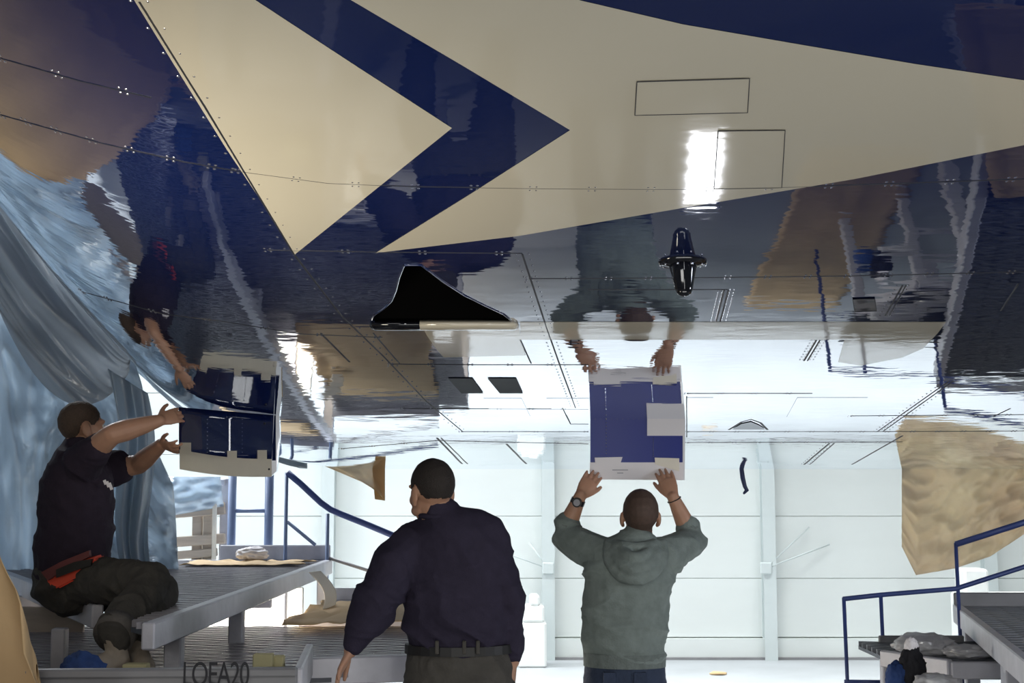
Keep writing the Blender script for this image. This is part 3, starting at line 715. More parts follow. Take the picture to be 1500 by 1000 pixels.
p = at(1338, 985, 6.6); crumple('jacket', (p.x, 6.62, p.z-.07), (.07, .05, .12), M['black_cloth'], 11, 'black jacket hung at the corner of the right lower dock', 'clothing')
p = at(1316, 995, 6.6); crumple('jacket', (p.x, 6.62, p.z-.05), (.06, .05, .08), M['blue_cloth'], 15, 'blue cloth beside the black jacket at the right dock corner', 'clothing')
p = at(1337, 950, 6.6); crumple('glove', (p.x, 6.62, p.z-.03), (.035, .03, .05), M['paper'], 13, 'white glove sticking up on the right lower dock edge', 'glove')
p = at(1372, 996, 6.5); crumple('paper_ball', (p.x, 6.5, p.z-.05), (.12, .06, .05), M['bag_film'], 19, 'grey crumpled wrapping below the jacket at the right dock', 'paper')
p = atz(120, 966, ZL+.02); crumple('rag', (at(120, 960, 5.0).x, 5.0, ZL+.0), (.095, .06, .10), M['blue_cloth'], 21, 'dark blue rag lying by the shoes of the sitting man', 'rag')
bm = bmesh.new(); p = at(386, 965, 5.0); box(bm, (p.x, 5.0, ZL+.08), (.07, .05, .16), bevel=.004); box(bm, (p.x+.05, 5.03, ZL+.075), (.04, .04, .15), bevel=.004)
tag(obj('foam_block', bm, M['foam']), 'yellow foam block standing behind the front board', 'block')
bm = bmesh.new(); p = at(200, 960, 5.2); box(bm, (p.x, 5.2, ZL+.05), (.09, .06, .1), bevel=.004); tag(obj('foam_block', bm, M['foam']), 'tan foam block beside the right shoe of the sitting man', 'block')
# hanging cable hook
bm = bmesh.new(); tube(bm, [at(1086, 685, 8.6), at(1088, 700, 8.6), at(1091, 712, 8.6), at(1094, 718, 8.6), at(1090, 722, 8.6)], [.014, .015, .013, .014, .008], n=8)
tag(obj('hose_end', bm, M['hose'], smooth=True), 'short dark blue hose end hanging from the belly edge', 'hose')
# far floor equipment
YE = 13.8
eq = thing('equipment_stack', 'white equipment stack on the far floor right of the navy sweater', 'equipment', (at(780, 930, YE).x, YE, 0))
for (x0, z0_, x1, z1) in ((758, 0, 800, .44), (764, .44, 797, .60), (775, .60, 790, .70)):
    a = at(x0, 900, YE).x; b = at(x1, 900, YE).x; bm = bmesh.new(); box(bm, ((a+b)/2, YE, (z0_+z1)/2), (b-a, .3, z1-z0_), bevel=.02); obj('case', bm, M['white_plastic'], eq)
eq2 = thing('equipment_case', 'white case standing on a low white wall behind the right dock', 'equipment', (at(1422, 850, 13).x, 13, 0))
a = at(1406, 868, 13); b = at(1440, 832, 13); bm = bmesh.new(); box(bm, ((a.x+b.x)/2, 13, (a.z+b.z)/2), (b.x-a.x, .3, b.z-a.z), bevel=.02); obj('case', bm, M['white_plastic'], eq2)
bm = bmesh.new(); a = at(1400, 868, 13); box(bm, (a.x+1.1, 13, a.z/2), (2.2, .35, a.z), bevel=.02); obj('low_cabinet', bm, M['white_plastic'], eq2)
for i, (x, y, s_) in enumerate(((962, 972, .05), (1052, 988, .06), (890, 985, .05))):
    p = atz(x, y, 0); crumple('litter', (p.x, p.y, 0), (s_*1.6, s_, .02), M['kraft'], 31+i, ('small tan litter scrap on the bright floor just right of the hoodie man', 'larger litter scrap on the bright floor nearer the right railing', 'litter scrap on the bright floor behind the hoodie man')[i], 'litter', sub=2)
# work lamps (real lamps on stands, seen in the paint)
def floodlight(x, y, z, label, emis, col=(1, 1, 1)):
    t = thing('work_lamp', label, 'lamp', (x, y, 0))
    rot = Matrix.Rotation(math.radians(28), 3, 'X')
    bm = bmesh.new(); box(bm, (x, y, z), (.21, .62, .07), rot, bevel=.008); obj('housing', bm, M['rail'], t)
    m, nt, out = mat('lamp_glass'); e = N(nt, 'ShaderNodeEmission', i_Strength=emis); e.inputs[0].default_value = (*col, 1); nt.links.new(e.outputs[0], out.inputs[0])
    c = Vector((x, y, z))+rot @ Vector((0, 0, .036)); bm = bmesh.new(); box(bm, c, (.165, .56, .006), rot); obj('lamp_glass', bm, m, t)
    for sx in (-1, 1):
        for sy in (-1, 1): pipe('leg', [(x+.12*sx, y+.2*sy, z-.03+.1*sy), (x+.16*sx, y+.26*sy, .0)], .012, 'belt', t)
    return t
floodlight(.975, 6.2, .34, 'floor floodlight on four legs right of the man in the green hoodie', 14, (1, .99, .98))
point('dock_lamp', (-1.75, 7.75, .72), 120, .12, (1, .93, .82))
point('dock_lamp', (-.95, 8.9, .6), 14, .1, (1, .75, .42))

# ------------------------------------------------------------------ held panels
def panel_mid():
    t = thing('fairing_panel', 'flat blue panel held up by the man in the green hoodie', 'panel', tuple(at(933, 700, 6.2)))
    Y = 6.2
    def pt(px, py, d=0): return at(px, py, Y-d)
    def plate(name, pl, d, th, m, parent=t):
        bm = bmesh.new(); a = [bm.verts.new(pt(x, y, d)) for x, y in pl]; f = bm.faces.new(a)
        r = bmesh.ops.extrude_face_region(bm, geom=[f]); bmesh.ops.translate(bm, vec=(0, th, 0), verts=[q for q in r['geom'] if isinstance(q, bmesh.types.BMVert)])
        return obj(name, bm, M[m], parent)
    plate('panel_body', [(865, 608), (1003, 608), (1002, 679), (865, 679)], 0, .022, 'panel_blue')
    plate('paper_margin', [(864, 677), (1002, 677), (1001, 703), (864, 702)], .004, .008, 'paper')
    plate('paper_square', [(948, 608), (1003, 608), (1003, 638), (948, 638)], .004, .003, 'paper')
    plate('tape_strip', [(871, 670), (912, 669), (909, 678), (872, 678)], .007, .002, 'paper')
    plate('tape_strip', [(959, 670), (995, 671), (995, 690), (960, 680)], .007, .002, 'tape')
    plate('panel_edge', [(1000, 608), (1004, 608), (1003, 703), (1000, 703)], .003, .03, 'white_paint')
    for y0_, x0, x1 in ((687.5, 897, 920), (692, 904, 913)): plate('print_line', [(x0, y0_), (x1, y0_), (x1, y0_+1.2), (x0, y0_+1.2)], .0055, .001, 'grey_ink')
    bm = bmesh.new()
    for k in range(11):
        for x in (888, 957): bmesh.ops.create_uvsphere(bm, u_segments=6, v_segments=4, radius=.0025, matrix=Matrix.Translation(pt(x, 642+k*2.6 if x > 900 else 614+k*5, .001)))
    for k in range(9): bmesh.ops.create_uvsphere(bm, u_segments=6, v_segments=4, radius=.0025, matrix=Matrix.Translation(pt(872+k*8, 613, .001)))
    tag(obj('rivets', bm, M['rivet'], t), kind='stuff')
panel_mid()
def panel_left():
    t = thing('fairing_panel', 'curved glossy navy panel with cream tape held by the sitting man', 'panel', tuple(at(335, 690, 6.0)))
    def pt(px, py, d=0):
        u = (px-262)/148; Y = 6.02+.10*u*u-.03*math.sin(u*3.1)
        return at(px, py, Y-d)
    def plate(name, fx, d, th, m, nu=16, nv=4):
        bm = bmesh.new(); g = [[bm.verts.new(pt(*fx(i/nu, j/nv), d)) for j in range(nv+1)] for i in range(nu+1)]
        for i in range(nu):
            for j in range(nv): bm.faces.new((g[i][j], g[i+1][j], g[i+1][j+1], g[i][j+1]))
        bmesh.ops.solidify(bm, geom=bm.faces[:], thickness=-th); return obj(name, bm, M[m], t, smooth=False)
    topy = lambda u: 596+12*u
    o = plate('panel_body', lambda u, v: (262+u*142, topy(u)+v*(664+10*u+4*math.sin(u*3.1)-topy(u))), 0, .02, 'black_gloss2', 30, 6)
    for p in o.data.polygons: p.use_smooth = True
    plate('paper_margin', lambda u, v: (263+u*135, 658+14*u+4*math.sin(u*3.1)+v*(29-3*u)), .004, .004, 'tape')
    for x0, x1, y0_, y1 in ((333, 347, 660, 674), (377, 391, 659, 675), (264, 280, 648, 662)):
        plate('tape_strip', lambda u, v: (x0+u*(x1-x0), y0_+v*(y1-y0_)), .007, .002, 'tape', 3, 2)
    bm = bmesh.new(); a = [pt(401, 604), pt(409, 600), pt(410, 640), pt(405, 690), pt(397, 697), pt(399, 660)]
    vs = [bm.verts.new(p) for p in a]; f = bm.faces.new(vs); r = bmesh.ops.extrude_face_region(bm, geom=[f]); bmesh.ops.translate(bm, vec=(0, .03, 0), verts=[q for q in r['geom'] if isinstance(q, bmesh.types.BMVert)])
    obj('panel_edge', bm, M['white_paint'], t)
    bm = bmesh.new()
    for k in range(9):
        for x in (304, 355): bmesh.ops.create_uvsphere(bm, u_segments=6, v_segments=4, radius=.0028, matrix=Matrix.Translation(pt(x, 614+k*6, .001)))
    tag(obj('rivets', bm, M['rivet'], t), kind='stuff')
    for x, y in ((388, 620), (394, 687)):
        bm = bmesh.new(); bmesh.ops.create_uvsphere(bm, u_segments=8, v_segments=6, radius=.005, matrix=Matrix.Translation(pt(x, y, .003))); obj('screw_hole', bm, M['ink'], t)
M['black_gloss2'] = paint('panel_navy', (.008, .018, .10), k=2.2, lo=.12, hi=.8, rough=.03, wav=.01)
panel_left()

# ------------------------------------------------------------------ people
def head_parts(bm, c, F, U, s=1.0):
    F = Vector(F).normalized(); U = Vector(U); U = (U-F*U.dot(F)).normalized(); Rr = F.cross(U)
    P = lambda f, u, r: c+F*f*s+U*u*s+Rr*r*s
    E = lambda f, u, r, a, b, d: ellipsoid(bm, P(f, u, r), F*a*s, U*b*s, Rr*d*s)
    E(-.012, .022, 0, .096, .092, .076)      # cranium
    E(.030, -.030, 0, .066, .088, .064)      # face
    E(.052, -.098, 0, .034, .026, .034)      # chin
    E(.094, -.028, 0, .020, .028, .013)      # nose
    E(.100, -.046, 0, .016, .012, .017)      # nose tip
    E(.078, .012, 0, .020, .014, .056)       # brow
    E(.084, -.074, 0, .012, .006, .025); E(.083, -.085, 0, .011, .007, .022)   # lips
    for r in (-1, 1):
        E(-.010, -.022, .080*r, .022, .034, .010); E(-.004, -.052, .075*r, .010, .012, .009)
        E(.058, -.040, .040*r, .024, .024, .020)
        E(.040, -.080, .040*r, .040, .022, .016)
    return P, F, U, Rr
def hair_shell(me, c, F, U, Rr, s, m, parent, name='hair', off=.006, line=.0, nape=-.055, seed=0):
    """shell of the scalp lifted off the head"""
    bm = bmesh.new(); vs = {}
    for p in me.polygons:
        q = (p.center-c); f, u, r = q.dot(F)/s, q.dot(U)/s, q.dot(Rr)/s
        if q.length > .15*s: continue
        lim = float(np.interp(f, [-.09, -.05, -.02, .03, .045, .07, .09], [nape, nape+.004, -.01, .0, .012, .046, .056]))+.006*noise.noise(q*60)
        ear = (f+.008)**2/.028**2+(u+.026)**2/.044**2 < 1 and abs(r) > .05
        if u > lim and not ear and f < .092:
            bm.faces.new([vs.setdefault(i, bm.verts.new(me.vertices[i].co+me.vertices[i].normal*off)) if i not in vs else vs[i] for i in p.vertices])
    bmesh.ops.recalc_face_normals(bm, faces=bm.faces)
    inner = {v_: v_.co.copy() for v_ in bm.verts}
    for v_ in bm.verts: v_.co += v_.normal*0
    bmesh.ops.solidify(bm, geom=bm.faces[:], thickness=off*1.4)
    return obj(name, bm, m, parent, smooth=True)
def eyes(P, F, parent, s):
    bm = bmesh.new()
    for r in (-1, 1): bmesh.ops.create_uvsphere(bm, u_segments=10, v_segments=8, radius=.012*s, matrix=Matrix.Translation(P(.077, -.012, .031*r)))
    obj('eyes', bm, M['eye'], parent, smooth=True)
    bm = bmesh.new()
    for r in (-1, 1): bmesh.ops.create_uvsphere(bm, u_segments=8, v_segments=6, radius=.006*s, matrix=Matrix.Translation(P(.085, -.012, .031*r)))
    obj('irises', bm, M['ink'], parent, smooth=True)
def hand(bm, wrist, d, pn, thumb, curl=.35, spread=.10, s=1.0, thumb_out=.7):
    """palm, four unequal bent fingers, thumb leaving the side of the palm"""
    d = Vector(d).normalized(); pn = Vector(pn); pn = (pn-d*pn.dot(d)).normalized(); th = Vector(thumb); th = (th-d*th.dot(d)-pn*th.dot(pn)).normalized()
    w_ = Vector(wrist)
    tube(bm, [w_-d*.02*s, w_+d*.012*s, w_+d*.05*s, w_+d*.088*s], [(.026*s, .019*s), (.029*s, .018*s), (.039*s, .016*s), (.039*s, .013*s)], n=12, ref=th)
    for k, (off, ln) in enumerate(((.031, .070), (.0105, .080), (-.0105, .074), (-.031, .058))):
        fd = (d+th*(off/.031*spread)).normalized(); p = w_+d*(.084-(.006 if abs(off) > .02 else 0))*s+th*off*s
        pts = [p-fd*.02*s, p]; a_ = curl*.35
        for seg in (.44, .31, .25):
            dirn = fd*math.cos(a_)+pn*math.sin(a_); p = p+dirn*ln*seg*s; pts.append(p); a_ += curl*.8
        tube(bm, pts, [.0095*s, .0095*s, .0088*s, .0080*s, .0068*s], n=8)
    td = (d*.75+th*thumb_out+pn*.25).normalized(); p = w_+d*.018*s+th*.022*s
    p2 = p+td*.042*s; p3 = p2+(td+d*.35).normalized()*.032*s; p4 = p3+(td*.6+d*.7+pn*.2).normalized()*.026*s
    tube(bm, [p, p2, p3, p4], [.0135*s, .0115*s, .0105*s, .0085*s], n=8)
def wrinkle(me, amp, sx, sz, seed):
    me.update(); n_ = len(me.vertices)
    co = np.empty(n_*3); me.vertices.foreach_get('co', co); co = co.reshape(-1, 3)
    no = np.empty(n_*3); me.vertices.foreach_get('normal', no); no = no.reshape(-1, 3)
    for k in range(n_):
        x, y, z = co[k]; q = Vector((x*sx+z*1.6, y*sx, z*sz+x*1.2))+Vector((seed, seed*.3, 0))
        q = q+.45*noise.noise_vector(q*1.3)
        r = 1-2*abs(noise.noise(q)); r2 = 1-2*abs(noise.noise(q*2.1+Vector((7, 3, 1))))
        co[k] += no[k]*amp*(.75*r*abs(r)+.3*r2*abs(r2)+.5*noise.noise(q*.45)-.2)
    me.vertices.foreach_set('co', co.ravel()); me.update()
def garment(name, bm, voxel, m, parent, amp=.008, sx=5, sz=9, seed=0, smooth=5):
    me = blob(bm, voxel, smooth); wrinkle(me, amp, sx, sz, seed); return link(name, me, m, parent, smooth=True)
def rings(rows, Y, wfun):
    return [at(cx, py, Y+dy) for (py, cx, hw, dp, dy) in rows]
def torso(bm, rows, Y, L, grow=0, sideways=False):
    """rows: (py, px, half-width px, half-depth m, dy); L lateral direction"""
    pts = [at(cx, py, Y+dy) for py, cx, hw, dp, dy in rows]
    rad = [((hw*Y/FPX+grow), dp+grow) for py, cx, hw, dp, dy in rows]
    tube(bm, pts, rad, n=24, ref=L)
def shoe(bm, heel, toe_dir, s=1.0):
    d = Vector(toe_dir).normalized(); h = Vector(heel); U = Vector((0, 0, 1))
    side = d.cross(U)
    tube(bm, [h+U*.045*s, h+d*.07*s+U*.055*s, h+d*.15*s+U*.045*s, h+d*.23*s+U*.034*s], [(.038*s, .045*s), (.041*s, .055*s), (.046*s, .043*s), (.038*s, .030*s)], n=12, ref=side)
    bot = min(v_.co.z for v_ in bm.verts)
def sole(name, heel, toe_dir, m, parent, s=1.0):
    bm = bmesh.new(); d = Vector(toe_dir).normalized(); side = d.cross(Vector((0, 0, 1))); h = Vector(heel)
    ol = [(-.045, -.03), (-.03, -.042), (.08, -.043), (.17, -.05), (.24, -.036), (.268, 0), (.24, .036), (.17, .05), (.08, .043), (-.03, .042), (-.045, .03)]
    a = [bm.verts.new(h+d*x*s+side*y*s) for x, y in ol]; f = bm.faces.new(a)
    r = bmesh.ops.extrude_face_region(bm, geom=[f]); bmesh.ops.translate(bm, vec=(0, 0, .025*s), verts=[q for q in r['geom'] if isinstance(q, bmesh.types.BMVert)])
    return obj(name, bm, M[m], parent)

# --- man in the green hoodie
def man_hoodie():
    Y = 5.95
    t = thing('person', 'person in a grey-green hoodie and jeans seen from behind pressing a blue panel overhead', 'person', (at(918, 900, Y).x, Y, 0))
    c = at(938, 752, 5.96); F = Vector((0, .86, .42)); U = Vector((0, -.42, .86))
    rows = [(985, 915, 50, .10, 0), (930, 916, 52, .105, 0), (870, 918, 56, .11, 0), (835, 922, 62, .115, 0), (812, 926, 58, .10, 0), (795, 932, 34, .075, 0)]
    hipz = at(915, 985, Y).z
    sl, el, wl = at(880, 814, 5.95), at(825, 784, 6.13), at(850, 726, 6.10)
    sr_, er, wr = at(980, 814, 5.95), at(1014, 789, 6.13), at(986, 728, 6.10)
    fx = at(915, 985, Y).x
    legs = [(Vector((fx-.09, Y, hipz)), Vector((fx-.12, Y+.02, .50)), Vector((fx-.14, Y-.02, .09))), (Vector((fx+.09, Y, hipz)), Vector((fx+.12, Y+.02, .50)), Vector((fx+.15, Y-.02, .09)))]
    bm = bmesh.new(); torso(bm, rows, Y, (1, 0, 0), -.012)
    tube(bm, [at(934, 808, 5.95), at(936, 785, 5.955), at(937, 765, 5.965)], [.066, .058, .056], n=16)
    P, F, U, Rr = head_parts(bm, c, F, U, 1.0)
    tube(bm, [sl, sl.lerp(el, .5), el], [.052, .048, .042], n=14); tube(bm, [el, el.lerp(wl, .3), el.lerp(wl, .7), wl], [.042, .044, .035, .027], n=14)
    tube(bm, [sr_, sr_.lerp(er, .5), er], [.052, .048, .042], n=14); tube(bm, [er, er.lerp(wr, .3), er.lerp(wr, .7), wr], [.042, .044, .035, .027], n=14)
    for a, b, d in legs: tube(bm, [a, a.lerp(b, .5), b, b.lerp(d, .35), d], [.08, .07, .052, .052, .035], n=14)
    hand(bm, wl, at(872, 692, 6.165)-wl, (0.1, 1, 0), (1, 0, .2), curl=.22, spread=.07, s=.98, thumb_out=.38)
    hand(bm, wr, at(972, 690, 6.165)-wr, (0, 1, 0), (-1, 0, .1), curl=.22, spread=.07, s=.98, thumb_out=.38)
    me = blob(bm, .0045, 3); body = link('body', me, M['skin'], t, smooth=True)
    me2 = me.copy(); me2.transform(Matrix.Translation(base_of(t))); me2.update()
    hair_shell(me2, c, F, U, Rr, 1.0, M['stubble'], t, off=.0016, nape=-.06)
    eyes(P, F, t, 1.0)
    bm = bmesh.new(); R2 = [(965, 915, 58, .118, 0), (925, 915, 61, .122, -.005), (870, 919, 63, .125, -.005), (838, 922, 66, .125, -.005), (818, 925, 62, .112, 0), (800, 930, 40, .085, 0), (793, 933, 26, .072, 0)]
    torso(bm, R2, Y, (1, 0, 0))
    cl = el.lerp(wl, .28); cr = er.lerp(wr, .24)
    tube(bm, [sl+Vector((.03, 0, -.01)), sl.lerp(el, .5), el, cl], [.082, .070, .062, .052], n=16); tube(bm, [sr_+Vector((-.03, 0, -.01)), sr_.lerp(er, .5), er, cr], [.082, .070, .062, .052], n=16)
    hd = garment('hoodie', bm, .007, M['green_knit'], t, .018, 3.4, 8, 2, 4)
    # hood lying on the back
    bm = bmesh.new()
    for (w_, dpt, r, yo) in ((38, 50, .030, -.165), (29, 36, .028, -.185), (19, 20, .026, -.175), (27, 6, .03, -.11)):
        pts = []
        for k in range(13):
            a_ = math.pi*(k/12); x = 931-w_*1.05*math.cos(a_); y = 797+dpt*math.sin(a_)**.8
            yy = Y+yo*(.35+.65*math.sin(a_)) + (.02 if k in (0, 12) else 0); pts.append(at(x, y, yy))
        tube(bm, pts, [r*.8]+[r]*11+[r*.8], n=10)
    garment('hood', bm, .006, M['green_knit'], t, .004, 9, 12, 7, 4)
    bm = bmesh.new(); tube(bm, [at(915, 955, Y), at(915, 975, Y)], [(.178, .125), (.176, .122)], n=28, ref=(1, 0, 0), capround=False); obj('hem_band', bm, M['green_rib'], t, smooth=False)
    for a, b in ((el.lerp(wl, .25), el.lerp(wl, .36)), (er.lerp(wr, .21), er.lerp(wr, .32))):
        bm = bmesh.new(); tube(bm, [a, b], [.055, .050], n=18, capround=False); obj('sleeve_cuff', bm, M['green_rib'], t, smooth=False)
    bm = bmesh.new(); tube(bm, [Vector((fx, Y, hipz+.04)), Vector((fx, Y, hipz-.06)), Vector((fx, Y, hipz-.14))], [(.172, .112), (.178, .122), (.16, .12)], n=24, ref=(1, 0, 0))
    for a, b, d in legs: tube(bm, [a+Vector((0, 0, -.1)), a.lerp(b, .5), b, b.lerp(d, .5), d], [.098, .09, .072, .066, .06], n=16)
    garment('jeans', bm, .009, M['jeans'], t, .006, 7, 9, 5)
    bm = bmesh.new()
    for x in (893, 938):
        q = [at(x-9, 985, Y-.122), at(x+9, 985, Y-.122), at(x+9, 1012, Y-.125), at(x, 1018, Y-.125), at(x-9, 1012, Y-.125)]
        f_ = bm.faces.new([bm.verts.new(p) for p in q]); r = bmesh.ops.extrude_face_region(bm, geom=[f_]); bmesh.ops.translate(bm, vec=(0, .02, 0), verts=[z for z in r['geom'] if isinstance(z, bmesh.types.BMVert)])
    obj('back_pockets', bm, M['jeans'], t)
    for a, b, d in legs:
        h = Vector((d.x, d.y-.04, 0)); bm = bmesh.new(); shoe(bm, h+Vector((0, 0, .01)), (0, 1, 0)); s_ = link('shoe', blob(bm, .008, 2), M['black_cloth'], t, smooth=True); sole('shoe_sole', h, (0, 1, 0), 'ink', t)
    # watch
    ax = (wl-el).normalized(); wc = wl-ax*.028
    bm = bmesh.new(); tube(bm, [wc-ax*.011, wc+ax*.011], [.0335, .0325], n=20, capround=False); wt = obj('wristwatch', bm, M['watch'], t, smooth=False)
    bm = bmesh.new(); n_ = Vector((0, -1, .25)); n_ = (n_-ax*n_.dot(ax)).normalized(); tube(bm, [wc+n_*.026, wc+n_*.042], [.022, .021], n=20, capround=False); obj('watch_case', bm, M['watch'], wt)
    bm = bmesh.new(); tube(bm, [wc+n_*.041, wc+n_*.0435], [.015, .015], n=16, capround=False); obj('watch_dial', bm, M['grey_ink'], wt)
    ax = (wr-er).normalized(); wc = wr-ax*.012
    bm = bmesh.new(); bmesh.ops.create_circle(bm, segments=24, radius=.031); bmesh.ops.transform(bm, matrix=Matrix.Translation(wc) @ ax.to_track_quat('Z', 'Y').to_matrix().to_4x4(), verts=bm.verts)
    pts = [v_.co.copy() for v_ in bm.verts]; bm.free(); bm = bmesh.new(); tube(bm, pts+[pts[0]], [.0022]*25, n=6, cap=False); obj('bracelet', bm, M['belt'], t, smooth=True)
man_hoodie()

# --- man in the navy sweater
def man_sweater():
    Y = 5.3
    t = thing('person', 'person in a navy sweater and charcoal trousers with back turned, head turned left', 'person', (at(672, 900, Y).x, Y, 0))
    c = at(632, 716, 5.28); F = Vector((-.55, .83, -.02)); U = Vector((-.02, 0, 1))
    sl, el, wl = at(596, 798, 5.3), at(556, 874, 5.2), at(514, 952, 5.2)
    sr_, er, wr = at(724, 818, 5.3), at(739, 882, 5.28), at(751, 968, 5.32)
    hz_ = at(672, 985, Y).z; fx = at(672, 985, Y).x
    legs = [(Vector((fx-.09, Y, hz_-.02)), Vector((fx-.24, Y+.14, .47)), Vector((fx-.22, Y-.05, .10))), (Vector((fx+.10, Y, hz_-.02)), Vector((fx+.12, Y+.03, .49)), Vector((fx+.14, Y-.02, .09)))]
    rows = [(970, 672, 66, .11, 0), (900, 672, 66, .12, 0), (850, 671, 68, .125, 0), (805, 665, 66, .12, 0), (778, 655, 52, .10, 0), (760, 645, 30, .075, 0)]
    bm = bmesh.new(); torso(bm, rows, Y, (1, 0, 0), -.01)
    tube(bm, [at(645, 772, 5.3), at(640, 750, 5.29), at(635, 730, 5.285)], [.070, .064, .062], n=16)
    P, F, U, Rr = head_parts(bm, c, F, U, 1.02)
    tube(bm, [sl, sl.lerp(el, .5), el], [.046, .044, .042], n=14); tube(bm, [el, el.lerp(wl, .3), el.lerp(wl, .7), wl], [.045, .046, .036, .028], n=14)
    tube(bm, [sr_, sr_.lerp(er, .5), er], [.046, .044, .042], n=14); tube(bm, [er, er.lerp(wr, .3), er.lerp(wr, .7), wr], [.045, .046, .036, .028], n=14)
    for a, b, d in legs: tube(bm, [a, a.lerp(b, .5), b, b.lerp(d, .35), d], [.085, .075, .055, .055, .036], n=14)
    hand(bm, wl, at(494, 990, 5.16)-wl, (.5, -.1, -.4), (.1, 1, 0), curl=.30, spread=.1, s=.95)
    hand(bm, wr, Vector((-.02, .02, -1)), (-1, .1, 0), (0, 1, 0), curl=.4, spread=.06, s=.95)
    me = blob(bm, .0048, 3); link('body', me, M['skin'], t, smooth=True)
    me2 = me.copy(); me2.transform(Matrix.Translation(base_of(t))); me2.update()
    hair_shell(me2, c, F, U, Rr, 1.02, M['hair'], t, off=.0035, nape=-.035); eyes(P, F, t, 1.02)
    bm = bmesh.new(); R2 = [(938, 672, 73, .135, 0), (915, 672, 79, .145, -.01), (850, 672, 78, .142, 0), (812, 664, 82, .135, 0), (790, 657, 76, .122, 0), (772, 650, 56, .105, 0), (762, 646, 38, .088, 0), (757, 644, 30, .078, 0)]
    torso(bm, R2, Y, (1, 0, 0))
    tube(bm, [sl+Vector((.05, 0, -.01)), sl.lerp(el, .45), el, el.lerp(wl, .5), el.lerp(wl, .86)], [.098, .088, .082, .066, .046], n=18)
    tube(bm, [sr_+Vector((-.05, 0, -.01)), sr_.lerp(er, .5), er, er.lerp(wr, .5), er.lerp(wr, .88)], [.095, .082, .072, .060, .044], n=18)
    for q in (sl,): ellipsoid(bm, q+Vector((0, 0, -.025)), (.072, 0, 0), (0, .085, 0), (0, 0, .08))
    garment('sweater', bm, .007, M['navy_knit'], t, .024, 3.6, 5.5, 9, 4)
    bm = bmesh.new(); q = [at(645+29*math.cos(k*.2618), 754-3*math.sin(k*.2618), 5.29+.075*math.sin(k*.2618)) for k in range(25)]; tube(bm, q, [.011]*25, n=8, cap=False); obj('collar', bm, M['navy_knit'], t, smooth=True)
    for a, b, r in ((el.lerp(wl, .84), el.lerp(wl, .94), .043), (er.lerp(wr, .86), er.lerp(wr, .95), .042)):
        bm = bmesh.new(); tube(bm, [a, b], [r, r*.88], n=18, capround=False); obj('sleeve_cuff', bm, M['navy_knit'], t, smooth=True)
    bm = bmesh.new(); tube(bm, [at(672, 942, Y), at(672, 965, Y), at(672, 1000, Y), at(672, 1030, Y)], [(.192, .128), (.2, .14), (.205, .15), (.18, .14)], n=28, ref=(1, 0, 0))
    for a, b, d in legs: tube(bm, [a+Vector((0, 0, -.04)), a.lerp(b, .5), b, b.lerp(d, .5), d], [.118, .105, .085, .075, .068], n=18)
    garment('trousers', bm, .009, M['trousers'], t, .014, 6, 7, 15)
    bm = bmesh.new(); tube(bm, [at(672, 942, Y), at(672, 955, Y)], [(.206, .146), (.207, .147)], n=30, ref=(1, 0, 0), capround=False); bl = obj('belt', bm, M['belt'], t, smooth=False)
    for x in (640, 680, 700):
        bm = bmesh.new(); p = at(x, 948, Y-.146); box(bm, p, (.014, .016, .05), bevel=.003); obj('belt_loop', bm, M['trousers'], bl)
    for a, b, d in legs:
        h = Vector((d.x, d.y-.04, 0)); bm = bmesh.new(); shoe(bm, h+Vector((0, 0, .01)), (-.1, 1, 0), 1.05); link('shoe', blob(bm, .008, 2), M['black_cloth'], t, smooth=True); sole('shoe_sole', h, (-.1, 1, 0), 'ink', t, 1.05)
man_sweater()

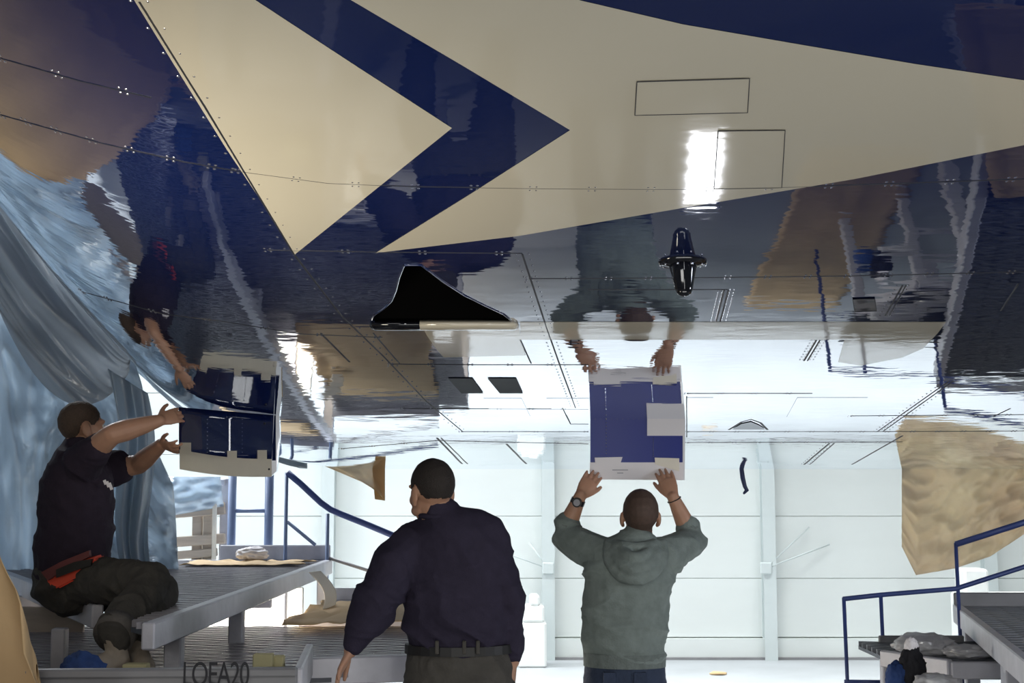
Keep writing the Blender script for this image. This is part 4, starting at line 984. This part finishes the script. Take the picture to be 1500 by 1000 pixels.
# --- sitting man in the dark T-shirt
def man_sitting():
    Y = 6.15
    t = thing('person', 'person in a dark T-shirt sitting on the left dock, arms raised to a panel', 'person', (at(105, 850, Y).x, Y, ZU))
    c = at(121, 624, 6.15); F = Vector((.80, .58, .10)); U = Vector((-.08, 0, 1))
    ns, ne, nw = at(124, 672, 5.98), at(164, 636, 5.88), at(233, 616, 5.93)
    fs, fe, fw = at(140, 690, 6.33), at(203, 680, 6.30), at(238, 650, 6.10)
    nh, nk, na = at(105, 850, 6.12), at(222, 852, 5.80), at(166, 932, 5.45)
    fh, fk, fa = at(108, 850, 6.30), at(232, 866, 5.98), at(196, 930, 5.56)
    rows = [(845, 100, 40, .15, 0), (800, 107, 46, .155, 0), (750, 112, 46, .16, 0), (705, 113, 42, .17, 0), (678, 113, 34, .165, 0), (662, 115, 22, .10, 0)]
    bm = bmesh.new(); torso(bm, rows, Y, (1, .15, 0), -.008)
    tube(bm, [at(112, 672, 6.15), at(115, 655, 6.15), at(118, 640, 6.15)], [.066, .06, .058], n=16)
    P, F, U, Rr = head_parts(bm, c, F, U, 1.0)
    tube(bm, [ns, ns.lerp(ne, .5), ne], [.058, .054, .046], n=14); tube(bm, [ne, ne.lerp(nw, .3), ne.lerp(nw, .7), nw], [.046, .048, .038, .028], n=14)
    tube(bm, [fs, fs.lerp(fe, .5), fe], [.056, .052, .046], n=14); tube(bm, [fe, fe.lerp(fw, .3), fe.lerp(fw, .7), fw], [.046, .046, .036, .028], n=14)
    for a, b, d in ((nh, nk, na), (fh, fk, fa)): tube(bm, [a, a.lerp(b, .5), b, b.lerp(d, .35), d], [.07, .066, .052, .050, .034], n=14)
    hand(bm, nw, at(262, 607, 6.0)-nw, (.25, .9, 0), (.1, 0, 1), curl=.35, spread=.08, s=.92)
    hand(bm, fw, at(262, 660, 6.0)-fw, (.5, .3, .6), (.2, -.9, .4), curl=.45, spread=.08, s=.92)
    me = blob(bm, .0048, 3); link('body', me, M['skin'], t, smooth=True)
    me2 = me.copy(); me2.transform(Matrix.Translation(base_of(t))); me2.update()
    hair_shell(me2, c, F, U, Rr, 1.0, M['hair_brown'], t, off=.003, nape=-.05); eyes(P, F, t, 1.0)
    bm = bmesh.new(); R2 = [(840, 98, 46, .17, 0), (810, 106, 54, .175, 0), (780, 110, 54, .175, 0), (745, 112, 52, .175, 0), (705, 113, 49, .185, 0), (682, 113, 42, .185, 0), (666, 114, 31, .13, 0), (656, 115, 22, .085, 0)]
    torso(bm, R2, Y, (1, .15, 0))
    e1 = ns.lerp(ne, .42); e2 = fs.lerp(fe, .48)
    tube(bm, [ns+Vector((-.03, .05, -.03)), ns, e1], [.088, .082, .070], n=16); tube(bm, [fs+Vector((-.05, -.03, -.0)), fs, e2], [.088, .085, .078], n=16)
    garment('t_shirt', bm, .007, M['tee'], t, .013, 5, 7, 19, 4)
    p = at(157, 709, 6.0); bm = bmesh.new()
    for k in range(3): box(bm, at(154+k*4, 706+k*3, 5.985+.006*k), (.012, .006, .02+.006*k), Matrix.Rotation(-.4, 3, 'Y'))
    obj('chest_print', bm, M['paper'], t)
    bm = bmesh.new(); tube(bm, [at(98, 838, Y), at(98, 855, Y), at(104, 862, Y)], [(.14, .17), (.15, .185), (.12, .16)], n=22, ref=(1, .15, 0))
    for a, b, d in ((nh, nk, na), (fh, fk, fa)): tube(bm, [a, a.lerp(b, .5), b+Vector((.01, 0, 0)), b.lerp(d, .4), b.lerp(d, .92)], [.102, .096, .080, .078, .074], n=18)
    garment('trousers', bm, .008, M['trousers'], t, .016, 7, 7, 23)
    for b, d in ((nk, na), (fk, fa)):
        bm = bmesh.new(); tube(bm, [b.lerp(d, .84), b.lerp(d, 1.0)], [.082, .084], n=18, capround=False); o = obj('trouser_cuff', bm, M['cuff'], t, smooth=True); tag(o, 'pale rolled-up trouser cuff')
    for d, dr in ((na, (-.55, -.75, 0)), (fa, (.35, -.9, 0))):
        h = Vector((d.x+.02, d.y+.03, ZL+.002)); bm = bmesh.new(); shoe(bm, h+Vector((0, 0, .012)), dr, .95); tube(bm, [d, Vector((h.x, h.y, ZL+.06))], [.042, .045], n=12)
        s_ = link('shoe', blob(bm, .008, 2), M['shoe'], t, smooth=True); sole('shoe_sole', h, dr, 'tape', t, .95)
    # belt pouch on the near hip
    pb = bmesh.new(); a = [at(64, 838, 5.97), at(95, 826, 5.95), at(138, 816, 5.95), at(141, 824, 5.95), at(112, 848, 5.94), at(84, 863, 5.95), at(70, 856, 5.96)]
    vs = [pb.verts.new(p) for p in a]; f_ = pb.faces.new(vs); r = bmesh.ops.extrude_face_region(pb, geom=[f_]); bmesh.ops.translate(pb, vec=(.01, .10, .01), verts=[q for q in r['geom'] if isinstance(q, bmesh.types.BMVert)])
    bmesh.ops.bevel(pb, geom=pb.edges[:], offset=.008, segments=2, affect='EDGES')
    po = tag(obj('belt_pouch', pb, M['red_bag'], t), 'bright red belt pouch')
    for nm, mm, pl, d in (('pouch_flap', 'maroon', [(60, 838), (90, 822), (130, 806), (131, 815), (96, 832), (70, 850)], 5.935), ('pouch_strap', 'belt', [(82, 834), (108, 823), (134, 818), (133, 828), (108, 836), (82, 846)], 5.925)):
        bm = bmesh.new(); f_ = bm.faces.new([bm.verts.new(at(x, y, d)) for x, y in pl]); r = bmesh.ops.extrude_face_region(bm, geom=[f_]); bmesh.ops.translate(bm, vec=(0, .03, 0), verts=[q for q in r['geom'] if isinstance(q, bmesh.types.BMVert)])
        obj(nm, bm, M[mm], po)
man_sitting()
